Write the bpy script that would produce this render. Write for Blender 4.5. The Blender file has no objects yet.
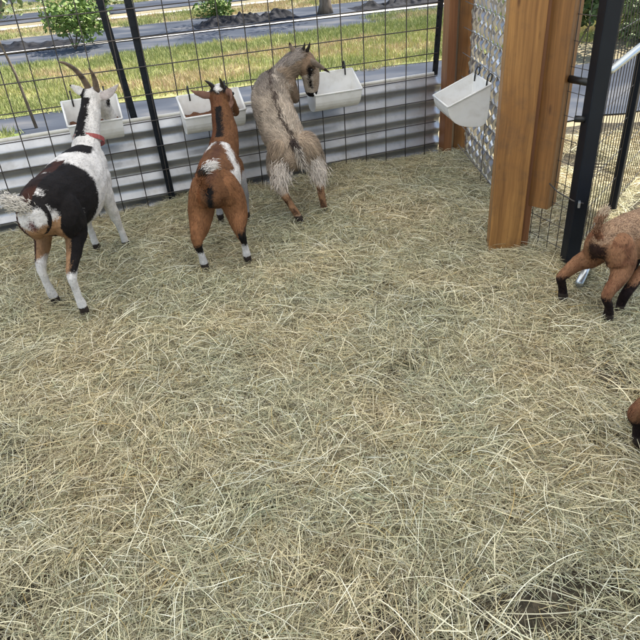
import bpy, bmesh, math, random
import numpy as np
from mathutils import Vector, Matrix, noise, Euler

random.seed(7); rng = np.random.default_rng(7)
S = bpy.context.scene
C = S.collection
R = math.radians

# ------------------------------------------------------------------ camera
cam_d = bpy.data.cameras.new('camera'); cam = bpy.data.objects.new('camera', cam_d); C.objects.link(cam)
dn = Vector((75, 1010, 640)).normalized()            # the world's down seen by the lens (x right, y down, z forward)
up = -dn; fw = Vector((0, 0, 1)); Yv = (fw - fw.dot(up) * up).normalized(); Xv = Yv.cross(up)
toW = Matrix((Xv, Yv, up))
cr, cd, cf = toW @ Vector((1, 0, 0)), toW @ Vector((0, 1, 0)), toW @ Vector((0, 0, 1))
M = Matrix.Identity(4)
for i in range(3):
    M[i][0], M[i][1], M[i][2] = cr[i], -cd[i], -cf[i]
M.translation = (0, 0, 1.45)
cam.matrix_world = M
cam_d.sensor_width = 36; cam_d.lens = 36; cam_d.clip_start = 0.05; cam_d.clip_end = 1000
S.camera = cam

# ------------------------------------------------------------------ light
SUN_EL, SUN_AZ = R(58), R(62)        # azimuth from +Y towards +X: sun to the right and a little beyond the fence
W = bpy.data.worlds.new('World'); S.world = W; W.use_nodes = True
nt = W.node_tree; bg = nt.nodes['Background']
sky = nt.nodes.new('ShaderNodeTexSky'); sky.sky_type = 'NISHITA'; sky.sun_disc = False
sky.sun_elevation = SUN_EL; sky.sun_rotation = SUN_AZ
nt.links.new(sky.outputs[0], bg.inputs[0]); bg.inputs[1].default_value = 0.10
sd = bpy.data.lights.new('sun', 'SUN'); sd.energy = 4.2; sd.angle = R(0.6); sd.color = (1, .94, .84)
sun = bpy.data.objects.new('sun', sd); C.objects.link(sun)
sv = Vector((math.sin(SUN_AZ) * math.cos(SUN_EL), math.cos(SUN_AZ) * math.cos(SUN_EL), math.sin(SUN_EL)))
sun.rotation_euler = sv.to_track_quat('Z', 'Y').to_euler()
S.view_settings.view_transform = 'Standard'; S.view_settings.look = 'None'
S.view_settings.exposure = 1.22; S.view_settings.gamma = 1

# ------------------------------------------------------------------ helpers
def mat(name, base=(.5, .5, .5), rough=.6, metal=0, spec=.5, noise_scale=None, c2=None, bump=0, bscale=40, stretch=(1, 1, 1), attr=None, coords='Object', c3=None, detail=6):
    m = bpy.data.materials.new(name); m.use_nodes = True
    n = m.node_tree; b = n.nodes['Principled BSDF']
    b.inputs['Roughness'].default_value = rough; b.inputs['Metallic'].default_value = metal
    b.inputs['Specular IOR Level'].default_value = spec
    b.inputs['Base Color'].default_value = (*base, 1)
    tc = n.nodes.new('ShaderNodeTexCoord'); mp = n.nodes.new('ShaderNodeMapping')
    mp.inputs['Scale'].default_value = stretch
    if coords == 'World':
        g = n.nodes.new('ShaderNodeNewGeometry'); n.links.new(g.outputs['Position'], mp.inputs[0])
    else:
        n.links.new(tc.outputs[coords], mp.inputs[0])
    if noise_scale:
        t = n.nodes.new('ShaderNodeTexNoise'); t.inputs['Scale'].default_value = noise_scale; t.inputs['Detail'].default_value = detail
        n.links.new(mp.outputs[0], t.inputs['Vector'])
        r = n.nodes.new('ShaderNodeValToRGB'); n.links.new(t.outputs['Fac'], r.inputs[0])
        r.color_ramp.elements[0].position = .32; r.color_ramp.elements[1].position = .68
        r.color_ramp.elements[0].color = (*base, 1); r.color_ramp.elements[1].color = (*(c2 or base), 1)
        if c3:
            e = r.color_ramp.elements.new(.5); e.color = (*c3, 1)
        n.links.new(r.outputs[0], b.inputs['Base Color'])
    if attr:
        a = n.nodes.new('ShaderNodeAttribute'); a.attribute_name = attr
        n.links.new(a.outputs['Color'], b.inputs['Base Color'])
    if bump:
        t = n.nodes.new('ShaderNodeTexNoise'); t.inputs['Scale'].default_value = bscale; t.inputs['Detail'].default_value = 5
        n.links.new(mp.outputs[0], t.inputs['Vector'])
        bp = n.nodes.new('ShaderNodeBump'); bp.inputs['Strength'].default_value = bump; bp.inputs['Distance'].default_value = .01
        n.links.new(t.outputs['Fac'], bp.inputs['Height']); n.links.new(bp.outputs[0], b.inputs['Normal'])
    return m

def wood(name, dark, light, knots=True):
    m = bpy.data.materials.new(name); m.use_nodes = True; n = m.node_tree; b = n.nodes['Principled BSDF']; L = n.links.new
    b.inputs['Roughness'].default_value = .5
    tc = n.nodes.new('ShaderNodeTexCoord')
    warp = n.nodes.new('ShaderNodeTexNoise'); warp.inputs['Scale'].default_value = 2.2; L(tc.outputs['Object'], warp.inputs['Vector'])
    mx = n.nodes.new('ShaderNodeVectorMath'); mx.operation = 'MULTIPLY_ADD'
    L(warp.outputs['Color'], mx.inputs[0]); mx.inputs[1].default_value = (.05, .05, .05); L(tc.outputs['Object'], mx.inputs[2])
    mp = n.nodes.new('ShaderNodeMapping'); mp.inputs['Scale'].default_value = (55, 55, 1.1); L(mx.outputs[0], mp.inputs[0])
    t = n.nodes.new('ShaderNodeTexNoise'); t.inputs['Scale'].default_value = 1.0; t.inputs['Detail'].default_value = 7; t.inputs['Roughness'].default_value = .65
    L(mp.outputs[0], t.inputs['Vector'])
    r = n.nodes.new('ShaderNodeValToRGB'); r.color_ramp.elements[0].position = .3; r.color_ramp.elements[1].position = .7
    r.color_ramp.elements[0].color = (*dark, 1); r.color_ramp.elements[1].color = (*light, 1); L(t.outputs['Fac'], r.inputs[0])
    big = n.nodes.new('ShaderNodeTexNoise'); big.inputs['Scale'].default_value = 3.5; big.inputs['Detail'].default_value = 3
    mp2 = n.nodes.new('ShaderNodeMapping'); mp2.inputs['Scale'].default_value = (2, 2, .6); L(tc.outputs['Object'], mp2.inputs[0]); L(mp2.outputs[0], big.inputs['Vector'])
    mix = n.nodes.new('ShaderNodeMix'); mix.data_type = 'RGBA'; mix.blend_type = 'MULTIPLY'; mix.inputs['Factor'].default_value = .55
    L(r.outputs[0], mix.inputs['A'])
    r2 = n.nodes.new('ShaderNodeValToRGB'); r2.color_ramp.elements[0].position = .35; r2.color_ramp.elements[1].position = .65
    r2.color_ramp.elements[0].color = (.62, .5, .42, 1); r2.color_ramp.elements[1].color = (1, 1, 1, 1); L(big.outputs['Fac'], r2.inputs[0]); L(r2.outputs[0], mix.inputs['B'])
    out = mix.outputs['Result']
    if knots:
        v = n.nodes.new('ShaderNodeTexVoronoi'); v.inputs['Scale'].default_value = 1.0
        mp3 = n.nodes.new('ShaderNodeMapping'); mp3.inputs['Scale'].default_value = (11, 11, 3.1); mp3.inputs['Location'].default_value = (.3, .15, .2); L(tc.outputs['Object'], mp3.inputs[0]); L(mp3.outputs[0], v.inputs['Vector'])
        r3 = n.nodes.new('ShaderNodeValToRGB'); r3.color_ramp.elements[0].position = .035; r3.color_ramp.elements[1].position = .10
        r3.color_ramp.elements[0].color = (.22, .13, .08, 1); r3.color_ramp.elements[1].color = (1, 1, 1, 1); L(v.outputs['Distance'], r3.inputs[0])
        m3 = n.nodes.new('ShaderNodeMix'); m3.data_type = 'RGBA'; m3.blend_type = 'MULTIPLY'; m3.inputs['Factor'].default_value = .85
        L(out, m3.inputs['A']); L(r3.outputs[0], m3.inputs['B']); out = m3.outputs['Result']
    L(out, b.inputs['Base Color'])
    bp = n.nodes.new('ShaderNodeBump'); bp.inputs['Strength'].default_value = .35; bp.inputs['Distance'].default_value = .004
    L(t.outputs['Fac'], bp.inputs['Height']); L(bp.outputs[0], b.inputs['Normal'])
    return m

def grime(m, col, scale, amount, rough=.9):
    n = m.node_tree; b = n.nodes['Principled BSDF']; L = n.links.new
    src = b.inputs['Base Color'].links[0].from_socket
    tc = n.nodes.new('ShaderNodeTexCoord'); t = n.nodes.new('ShaderNodeTexNoise'); t.inputs['Scale'].default_value = scale; t.inputs['Detail'].default_value = 10; t.inputs['Roughness'].default_value = .72
    L(tc.outputs['Object'], t.inputs['Vector'])
    r = n.nodes.new('ShaderNodeMapRange'); r.inputs['From Min'].default_value = .50; r.inputs['From Max'].default_value = .72; r.inputs['To Max'].default_value = amount
    L(t.outputs['Fac'], r.inputs['Value'])
    mx = n.nodes.new('ShaderNodeMix'); mx.data_type = 'RGBA'; L(r.outputs[0], mx.inputs['Factor']); L(src, mx.inputs['A']); mx.inputs['B'].default_value = (*col, 1)
    L(mx.outputs['Result'], b.inputs['Base Color'])

def tag(o, label=None, cat=None, group=None, kind=None):
    if label: o['label'] = label
    if cat: o['category'] = cat
    if group: o['group'] = group
    if kind: o['kind'] = kind
    return o

def empty(name, loc, label=None, cat=None, group=None, rz=0):
    o = bpy.data.objects.new(name, None); C.objects.link(o); o.location = loc; o.rotation_euler = (0, 0, rz)
    o.empty_display_size = .1
    return tag(o, label, cat, group)

def link_mesh(name, me, m=None, parent=None, smooth=False, world=True):
    """a mesh object; when parented, world-space vertices are shifted to the parent's base"""
    o = bpy.data.objects.new(name, me); C.objects.link(o)
    if m: me.materials.append(m)
    if smooth:
        me.polygons.foreach_set('use_smooth', [True] * len(me.polygons))
    if parent:
        o.parent = parent
        if world:
            me.transform(Matrix.Translation(-parent.location))
    return o

def pyd(name, v, f, m=None, parent=None, smooth=False, world=True):
    me = bpy.data.meshes.new(name); me.from_pydata([tuple(a) for a in v], [], f); me.update()
    return link_mesh(name, me, m, parent, smooth, world)

def bmo(name, bm, m=None, parent=None, smooth=False, world=True):
    bmesh.ops.recalc_face_normals(bm, faces=bm.faces)
    me = bpy.data.meshes.new(name); bm.to_mesh(me); bm.free()
    return link_mesh(name, me, m, parent, smooth, world)

def tube_bm(bm, pts, rad, n=8, cap=True):
    pts = [Vector(p) for p in pts]; rads = rad if isinstance(rad, (list, tuple)) else [rad] * len(pts)
    rings = []; ref = None
    for i, p in enumerate(pts):
        T = (pts[min(i + 1, len(pts) - 1)] - pts[max(i - 1, 0)]).normalized()
        if ref is None: ref = T.orthogonal().normalized()
        A = (ref - ref.dot(T) * T); A = A.normalized() if A.length > 1e-5 else T.orthogonal().normalized(); ref = A; B = T.cross(A)
        rings.append([bm.verts.new(p + rads[i] * (math.cos(a) * A + math.sin(a) * B)) for a in [2 * math.pi * k / n for k in range(n)]])
    for a, b in zip(rings, rings[1:]):
        for k in range(n):
            bm.faces.new((a[k], a[(k + 1) % n], b[(k + 1) % n], b[k]))
    if cap:
        bm.faces.new(rings[0][::-1]); bm.faces.new(rings[-1])
    return bm

def tube(name, pts, rad, m, parent=None, n=8, smooth=True):
    return bmo(name, tube_bm(bmesh.new(), pts, rad, n), m, parent, smooth)

def box_bm(bm, c, s, rz=0, bevel=0):
    """c = centre, s = full size"""
    r = bmesh.ops.create_cube(bm, size=1)
    vs = r['verts']
    Mx = Matrix.Translation(c) @ Matrix.Rotation(rz, 4, 'Z') @ Matrix.Diagonal((*s, 1))
    bmesh.ops.transform(bm, matrix=Mx, verts=vs)
    if bevel:
        es = list({e for v in vs for e in v.link_edges})
        bmesh.ops.bevel(bm, geom=es, offset=bevel, segments=2, affect='EDGES', profile=.6)
    return bm

# ------------------------------------------------------------------ materials
MT = {}
MT['galv'] = mat('galvanised_steel', (.42, .43, .45), .42, .8, noise_scale=5, c2=(.56, .57, .59), bump=.15, bscale=30)
MT['galvtube'] = mat('galvanised_tube', (.52, .56, .58), .3, .8)
MT['wire'] = mat('dark_wire', (.045, .043, .045), .5, .3, noise_scale=12, c2=(.10, .085, .075))
MT['wirelight'] = mat('grey_wire', (.22, .21, .21), .4, .7, noise_scale=12, c2=(.32, .30, .29))
MT['black'] = mat('black_powder_coat', (.005, .007, .011), .5, 0, .3, noise_scale=5, c2=(.009, .013, .020))
MT['plastic'] = mat('white_plastic', (.80, .78, .74), .36, 0, .5, noise_scale=9, c2=(.90, .89, .87), c3=(.87, .86, .83), bump=.05, bscale=25)
MT['blackplastic'] = mat('black_plastic', (.012, .012, .013), .4)
MT['sheeting'] = mat('crumpled_sheeting', (.010, .011, .013), .75, 0, .2, noise_scale=8, c2=(.03, .03, .035), bump=.6, bscale=30)
MT['cream'] = mat('cream_rail', (.62, .59, .51), .55, noise_scale=5, c2=(.76, .74, .68), stretch=(.4, 1, 1))
MT['feed'] = mat('feed_pellets', (.07, .028, .013), .85, noise_scale=60, c2=(.18, .075, .035), bump=.8, bscale=120)
MT['wood'] = wood('golden_timber', (.20, .092, .027), (.46, .235, .072))
MT['woodred'] = wood('reddish_timber', (.15, .058, .022), (.32, .145, .06), False)
MT['woodbrown'] = wood('brown_timber', (.15, .068, .021), (.37, .18, .055))
MT['expanded'] = mat('expanded_metal', (.40, .39, .40), .38, .9, noise_scale=14, c2=(.62, .60, .60))
MT['bark'] = mat('bark', (.10, .075, .05), .9, noise_scale=20, c2=(.22, .18, .14), stretch=(1, 1, .3), bump=.5)
MT['horn'] = mat('horn', (.055, .040, .030), .45, noise_scale=14, c2=(.20, .145, .10), bump=.5, bscale=60, stretch=(1, 1, 2))
MT['horndark'] = mat('horn_bud', (.02, .015, .012), .5)
MT['hoof'] = mat('hoof', (.03, .024, .02), .5, noise_scale=30, c2=(.08, .06, .05))
MT['eye'] = mat('goat_eye', (.01, .008, .006), .1)
MT['collar'] = mat('red_collar', (.30, .055, .055), .7, noise_scale=60, c2=(.40, .11, .10), bump=.4, bscale=200)
MT['coat'] = mat('coat', (.5, .5, .5), .85, 0, .15, attr='coat', bump=.25, bscale=220)
MT['fur'] = mat('fur', (.5, .5, .5), .75, 0, .2, attr='coat')

grime(MT['plastic'], (.42, .36, .27), 14, .28); grime(MT['galv'], (.20, .17, .13), 7, .45); grime(MT['wood'], (.10, .06, .035), 9, .55); grime(MT['woodbrown'], (.10, .06, .035), 9, .5); grime(MT['cream'], (.30, .26, .20), 10, .5)

# ------------------------------------------------------------------ setting: ground, strips, pen floor
AX = R(15.5); u = Vector((math.cos(AX), math.sin(AX))); vv = Vector((-math.sin(AX), math.cos(AX)))
def uv(a, b, z=0): p = u * a + vv * b; return (p.x, p.y, z)

ground_m = mat('dry_ground', (.28, .215, .13), .95, noise_scale=.9, c2=(.40, .32, .20), c3=(.25, .22, .13), bump=.8, bscale=20, coords='World', detail=12)
g = pyd('ground', [(-150, -60, -.06), (150, -60, -.06), (150, 260, -.06), (-150, 260, -.06)], [(0, 1, 2, 3)], ground_m); tag(g, kind='structure')

def hf(x, y):
    h = .034 * noise.noise(Vector((x * 1.9, y * 1.9, 3))) + .016 * noise.noise(Vector((x * 4.7, y * 4.7, 9))) + .008 * noise.noise(Vector((x * 11, y * 11, 5)))
    return h - .004
FA, FB = Vector((-1.807, 3.457)), Vector((.926, 4.389)); fd = (FB - FA).normalized(); fn = Vector((-fd.y, fd.x))
def fence_pt(s, off=0, z=0): p = FA + fd * s + fn * off; return Vector((p.x, p.y, z))
def inside(x, y): return (Vector((x, y)) - FA).dot(fn) < -.0

# pen floor: trodden straw mat under the loose stalks, carries on past the gate
NX, NY = 110, 110
vs, fs = [], []
for j in range(NY + 1):
    for i in range(NX + 1):
        x = -3.2 + 7.4 * i / NX; y = .0 + 6.4 * j / NY
        # keep the back edge under the fence sheet on the pen side
        lim = FA.y + (x - FA.x) * fd.y / fd.x + .02
        y = min(y, lim) if x < 1.05 else min(y, 4.95 - .12 * (x - 1.05))
        vs.append((x, y, hf(x, y) - .022))
for j in range(NY):
    for i in range(NX):
        a = j * (NX + 1) + i; q = (a, a + 1, a + NX + 2, a + NX + 1)
        if (Vector(vs[q[0]]) - Vector(vs[q[3]])).length > 1e-4 or (Vector(vs[q[1]]) - Vector(vs[q[2]])).length > 1e-4:
            fs.append(q)
floor_m = mat('trodden_straw', (.03, .024, .015), .95, noise_scale=45, c2=(.12, .095, .06), c3=(.06, .05, .03), bump=1, bscale=120, coords='World', detail=10)
tag(pyd('straw_floor', vs, fs, floor_m, smooth=True), kind='structure')

# strips beyond the fence
cloth_m = mat('weed_cloth', (.045, .052, .068), .8, 0, .12, noise_scale=2.2, c2=(.14, .14, .145), c3=(.068, .078, .098), bump=.5, bscale=9, coords='World', detail=10, stretch=(.5, 1, 1))
white_m = mat('pale_edging', (.55, .52, .47), .7, noise_scale=3, c2=(.72, .70, .66), coords='World')
def strip(name, v0, v1, u0, u1, m, z, n=60, wob=.12, seed=0):
    V, F = [], []
    for i in range(n + 1):
        a = u0 + (u1 - u0) * i / n
        w0 = wob * noise.noise(Vector((a * .9, seed, 1))) + wob * .4 * noise.noise(Vector((a * 5, seed, 2))); w1 = wob * noise.noise(Vector((a * .9, seed + 7, 4))) + wob * .4 * noise.noise(Vector((a * 5, seed, 5)))
        V += [uv(a, v0 + w0, z), uv(a, v1 + w1, z + .0)]
    for i in range(n): F.append((2 * i, 2 * i + 2, 2 * i + 3, 2 * i + 1))
    return tag(pyd(name, V, F, m), kind='structure')
strip('weed_cloth_path', 5.45, 7.15, -14, 3.9, cloth_m, -.050, seed=1)
strip('weed_cloth_path', 10.1, 11.35, -20, 14, cloth_m, -.050, seed=2)
strip('weed_cloth_path', 11.75, 13.2, -20, 14, cloth_m, -.049, seed=3)
strip('weed_cloth_path', 15.6, 17.6, -24, 16, cloth_m, -.048, seed=4)
strip('weed_cloth_path', 20.5, 22.5, -30, 20, cloth_m, -.047, seed=6)
strip('weed_cloth_path', 4.3, 6.0, 3.1, 12, cloth_m, -.047, seed=5)
strip('pale_edging', 11.38, 11.58, -20, 14, white_m, -.040, wob=.05, seed=8)
strip('pale_edging', 14.6, 14.9, -24, 14, white_m, -.040, wob=.08, seed=9)
strip('pale_edging', 18.3, 18.7, -24, 14, white_m, -.039, wob=.08, seed=10)
soil_m = mat('turf_soil', (.17, .22, .06), .95, noise_scale=3, c2=(.36, .32, .14), coords='World')
strip('grass_soil', 7.05, 10.15, -16, 7.0, soil_m, -.045, seed=11)
strip('grass_soil', 4.1, 6.35, -14, -.9, soil_m, -.044, seed=12)

# translucent corrugated roof over the pen (out of the picture; it makes the pen's soft shade)
rm = bpy.data.materials.new('translucent_roofing'); rm.use_nodes = True
n_ = rm.node_tree; out = n_.nodes['Material Output']; n_.nodes.remove(n_.nodes['Principled BSDF'])
tr = n_.nodes.new('ShaderNodeBsdfTranslucent'); tr.inputs[0].default_value = (.80, .80, .78, 1)
df = n_.nodes.new('ShaderNodeBsdfDiffuse'); df.inputs[0].default_value = (.75, .75, .74, 1)
ms = n_.nodes.new('ShaderNodeMixShader'); ms.inputs[0].default_value = .30
n_.links.new(tr.outputs[0], ms.inputs[1]); n_.links.new(df.outputs[0], ms.inputs[2]); n_.links.new(ms.outputs[0], out.inputs[0])
V, F = [], []
for i in range(121):
    s = -3.6 + 8.2 * i / 120
    z = 2.42 + .012 * math.sin(i * 1.5)
    p0 = fence_pt(s, .34); p1 = fence_pt(s, -5.0)
    V += [(p0.x, p0.y, z), (p1.x, p1.y, z + .35)]
for i in range(120): F.append((2 * i, 2 * i + 1, 2 * i + 3, 2 * i + 2))
tag(pyd('roof', V, F, rm, smooth=True), kind='structure')

# ------------------------------------------------------------------ left fence: corrugated sheet, rail, wire panel, steel posts
sheet = empty('corrugated_sheet', fence_pt(.0, .045, 0), 'low horizontally ribbed galvanised metal sheet along the foot of the wire fence', 'metal sheet')
prof = []
NR = 5; H0, H1 = -.05, .50
per = .099
z = H0
k = 0
while True:
    zb = H1 - per * NR + k * per
    if k > NR + 1: break
    k += 1
P = []
zz = H1
while zz > H0 - .001:
    # one rib from the top: rounded crest facing up and out, undercut below
    for (dz, off) in ((0, 0), (-.010, -.002), (-.022, -.009), (-.038, -.022), (-.046, -.0275), (-.053, -.030), (-.060, -.0275), (-.068, -.019), (-.080, -.006), (-.090, -.0005)):
        if zz + dz >= H0 - .01: P.append((zz + dz, off))
    zz -= per
V, F = [], []
NS = 90
for i in range(NS + 1):
    s = -1.8 + (2.905 + 1.8) * i / NS
    for (zz, off) in P:
        q = fence_pt(s, .062 + off + .0025 * noise.noise(Vector((s * 2, zz * 6, 0))), zz + .004 * noise.noise(Vector((s * 1.3, 5, 0))))
        V.append(q)
m_ = len(P)
for i in range(NS):
    for j in range(m_ - 1):
        a = i * m_ + j; F.append((a, a + 1, a + m_ + 1, a + m_))
o = pyd('ribbed_panel', V, F, MT['galv'], sheet, smooth=True)
sm = o.modifiers.new('thick', 'SOLIDIFY'); sm.thickness = .0015

rail = tube('fence_rail', [fence_pt(s, .075, .505 + .004 * math.sin(s * 3)) for s in np.linspace(-1.8, 2.86, 14)], .013, MT['cream'])
tag(rail, 'long cream painted rail along the top of the ribbed metal sheet', 'rail')

wf = empty('wire_fence', fence_pt(1.2, 0, 0), 'dark square wire mesh panel of the long back fence above the metal sheet', 'wire fence')
for k in range(10):
    zz = .075 + .1463 * k
    if zz > 1.5: break
    pts = [fence_pt(s, -.026, zz + .006 * noise.noise(Vector((s * .9, k * 3.1, 0)))) for s in np.linspace(-1.7, 2.83, 20)]
    tube('wire', pts, .0033, MT['wire'], wf, 6)
k = -27
s0 = 2.46
while True:
    s = s0 + .146 * k
    if s > 2.82: break
    if s > -1.7:
        pts = [fence_pt(s + .004 * noise.noise(Vector((k, zz * 1.5, 0))), -.020, zz) for zz in np.linspace(-.04, 1.5, 8)]
        tube('wire', pts, .0033, MT['wire'], wf, 6)
    k += 1

def t_post(base, top, label):
    e = empty('steel_post', base, label, 'steel post', 'black steel posts of the back fence')
    base, top = Vector(base), Vector(top)
    T = (top - base)
    bm = bmesh.new()
    fl = [(-.020, 0), (.020, 0), (.020, .005), (.0035, .0065), (.0025, .022), (-.0025, .022), (-.0035, .0065), (-.020, .005)]
    rings = []
    for t in (0, 1):
        c = base + T * t
        rings.append([bm.verts.new(c + Vector((fd.x * a + fn.x * b, fd.y * a + fn.y * b, 0))) for a, b in fl])
    for k in range(8): bm.faces.new((rings[0][k], rings[0][(k + 1) % 8], rings[1][(k + 1) % 8], rings[1][k]))
    bm.faces.new(rings[0][::-1]); bm.faces.new(rings[1])
    bmo('shaft', bm, MT['black'], e)
    bm = bmesh.new(); zc = .08
    L = T.length
    while zc < L - .03:
        c = base + T * (zc / L); q = c - Vector((fn.x, fn.y, 0)) * .003
        box_bm(bm, q, (.016, .006, .012), math.atan2(fd.y, fd.x)); zc += .054
    tag(bmo('studs', bm, MT['black'], e), kind='stuff')
    # clip wires
    return e
b = fence_pt(1.007, -.013, -.05); t_post(b, (b.x - .045, b.y - .012, 1.75), 'thicker black steel post standing on the straw in front of the ribbed sheet')
b = fence_pt(.934, .14, -.05); t = fence_pt(.80, .14, 1.75); t_post(b, t, 'thin black steel post rising behind the ribbed sheet at the left')
b = fence_pt(2.88, .14, -.05); t = fence_pt(2.99, .14, 1.9); t_post(b, t, 'thin leaning black steel post beside the wooden corner post')

# ------------------------------------------------------------------ timber
def post(name, c, s, rz, m, label, z0=-.06, z1=2.40, bevel=.004, cat='wooden post', seed=0):
    e = empty(name, (c[0], c[1], 0), label, cat)
    bm = box_bm(bmesh.new(), (0, 0, (z0 + z1) / 2), (s[0], s[1], z1 - z0), 0, bevel)
    o = bmo('timber', bm, m, e, world=False); o.rotation_euler = (0, 0, rz)
    return e
post('wooden_post', (.938, 2.863), (.150, .140), R(-11), MT['wood'], 'big golden square timber post standing in the straw beside the gate')
p_ = post('timber_trim', (1.036, 2.872), (.036, .120), R(-11), MT['woodred'], 'narrow reddish timber board against the right side of the big golden post', cat='board')
post('door_jamb', (1.088, 2.815), (.098, .092), R(-44), MT['woodbrown'], 'brown timber whose sawn foot hangs clear of the straw beside the big post', z0=.225, cat='board')
post('corner_post', (.948, 4.335), (.055, .10), R(10), MT['woodred'], 'narrow reddish timber at the back corner next to the wire fence', cat='wooden post')
post('corner_board', (1.060, 4.375), (.110, .060), R(4), MT['woodbrown'], 'broad brown timber at the back corner left of the shiny metal mesh', cat='wooden post')

# ------------------------------------------------------------------ right hand side fence: expanded metal and wires
ex = empty('expanded_metal_panel', (1.085, 3.6, 0), 'shiny expanded metal mesh panel between the corner timbers and the big post', 'metal mesh')
bm = bmesh.new()
Y0, Y1 = 2.96, 4.30; cw, chh = .098, .150; XP = 1.085
ncol = int((Y1 - Y0) / (cw / 2))
# each strand zigzags upwards; neighbours touch at the knuckles; twisted so its flat face catches the sky
for c in range(ncol + 1):
    yb = Y1 - c * cw / 2 * 1.0
    nseg = int(2.1 / (chh / 2))
    prev = None
    for k in range(nseg * 2 + 1):
        ph = k / 2
        zz = -.04 + ph * (chh / 2)
        sgn = 1 if (c % 2 == 0) else -1
        yo = sgn * (cw / 4) * .8 * math.cos(math.pi * ph) * .95
        ang = R(48) * math.sin(math.pi * ph) * sgn + R(25) + R(16) * noise.noise(Vector((c * 2.3, k * 1.7, 0)))
        wv = Vector((math.sin(ang), math.cos(ang), 0)) * .0215
        wv.z = .004 * sgn
        cc = Vector((XP, yb + yo, zz))
        a, b2 = bm.verts.new(cc - wv), bm.verts.new(cc + wv)
        if prev: bm.faces.new((prev[0], prev[1], b2, a))
        prev = (a, b2)
o = bmo('strands', bm, MT['expanded'], ex); tag(o, kind='stuff')
sm = o.modifiers.new('thick', 'SOLIDIFY'); sm.thickness = .003
for y0 in (4.30, 2.96):
    bmo('edge_bar', box_bm(bmesh.new(), (XP, y0, 1.1), (.012, .02, 2.3), 0, .002), MT['expanded'], ex)

sf = empty('side_wire_fence', (1.045, 3.6, 0), 'grey wire fence panel running in front of the shiny expanded metal mesh', 'wire fence')
for k in range(10):
    zz = .075 + .1463 * k
    pts = [(1.024 + .030 * t, 4.28 - 1.33 * t, zz + .01 * noise.noise(Vector((t * 2, k * 2.2, 8)))) for t in np.linspace(0, 1, 10)]
    tube('wire', pts, .0026, MT['wirelight'], sf, 6)
for k in range(3):
    t = (.42, .72, .97)[k]
    tube('wire', [(1.028 + .030 * t, 4.28 - 1.33 * t, zz) for zz in (-.04, .7, 1.5)], .0026, MT['wirelight'], sf, 6)

# ------------------------------------------------------------------ gate
GA = Vector((1.185, 2.640)); GB = Vector((1.620, 3.185)); gdv = (GB - GA).normalized(); gang = math.atan2(gdv.y, gdv.x)
def gp(t, z, off=0): p = GA + gdv * t + Vector((-gdv.y, gdv.x)) * off; return Vector((p.x, p.y, z))
gate = empty('wire_gate', (GA.x, GA.y, 0), 'black framed wire mesh gate with a galvanised cross tube, standing open beyond the big post', 'gate')
GL = (GB - GA).length
bmo('hinge_post', box_bm(bmesh.new(), (GA.x, GA.y, 1.02), (.076, .062, 2.1), gang + R(38), .006), MT['black'], gate)
bmo('frame_post', box_bm(bmesh.new(), (GB.x, GB.y, 1.02), (.040, .040, 2.1), gang, .005), MT['black'], gate)
tube('cross_tube', [gp(.03, .850, -.03), gp(1.35, .885, -.03)], .0165, MT['galvtube'], gate, 14)
tube('cross_tube', [gp(.03, 1.9, -.0), gp(1.35, 1.9, -.0)], .0165, MT['galvtube'], gate, 14)
for k in range(26):
    t = .035 + .052 * k
    if t > 1.33: break
    tube('wire', [gp(t, .03), gp(t, 1.95)], .0019, MT['wire'], gate, 6)
for k in range(13):
    tube('wire', [gp(0.02, .04 + .155 * k, .004), gp(1.34, .04 + .155 * k, .004)], .0017, MT['wirelight'], gate, 6)
tube('hinge_bolt', [(1.125, 2.78, .80), (1.175, 2.66, .805)], .016, MT['blackplastic'], gate, 10)
tube('hinge_nut', [(1.12, 2.66, .665), (1.165, 2.635, .667)], .014, MT['blackplastic'], gate, 8)
bm = bmesh.new(); box_bm(bm, (1.172, 2.603, .31), (.050, .010, .026), gang + R(38) - R(90) + R(70), .002)
bmo('clamp_band', bm, MT['galvtube'], gate)
tube('clamp_wire', [(1.08, 2.735, .36), (1.11, 2.70, .33), (1.15, 2.615, .318), (1.19, 2.597, .31)], .003, MT['wire'], gate, 6)

gf = empty('gate_side_mesh', (1.15, 2.72, 0), 'short strip of dark wire mesh filling the gap under the hanging timber', 'wire mesh')
for k in range(6):
    t = k / 5
    x, y = 1.055 + .115 * t, 2.95 - .29 * t
    tube('wire', [(x, y, -.03), (x, y, 2.0)], .0019, MT['wire'], gf, 6)
for k in range(20):
    tube('wire', [(1.05, 2.96, .05 + .10 * k), (1.172, 2.655, .05 + .10 * k)], .0017, MT['wire'], gf, 6)

gt = tube('galvanised_tube', [(1.32, 2.68, .02), (1.127, 2.375, .035)], .017, MT['galvtube'], None, 14)
tag(gt, 'short galvanised tube lying on the straw behind the brown kid', 'tube')

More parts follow.
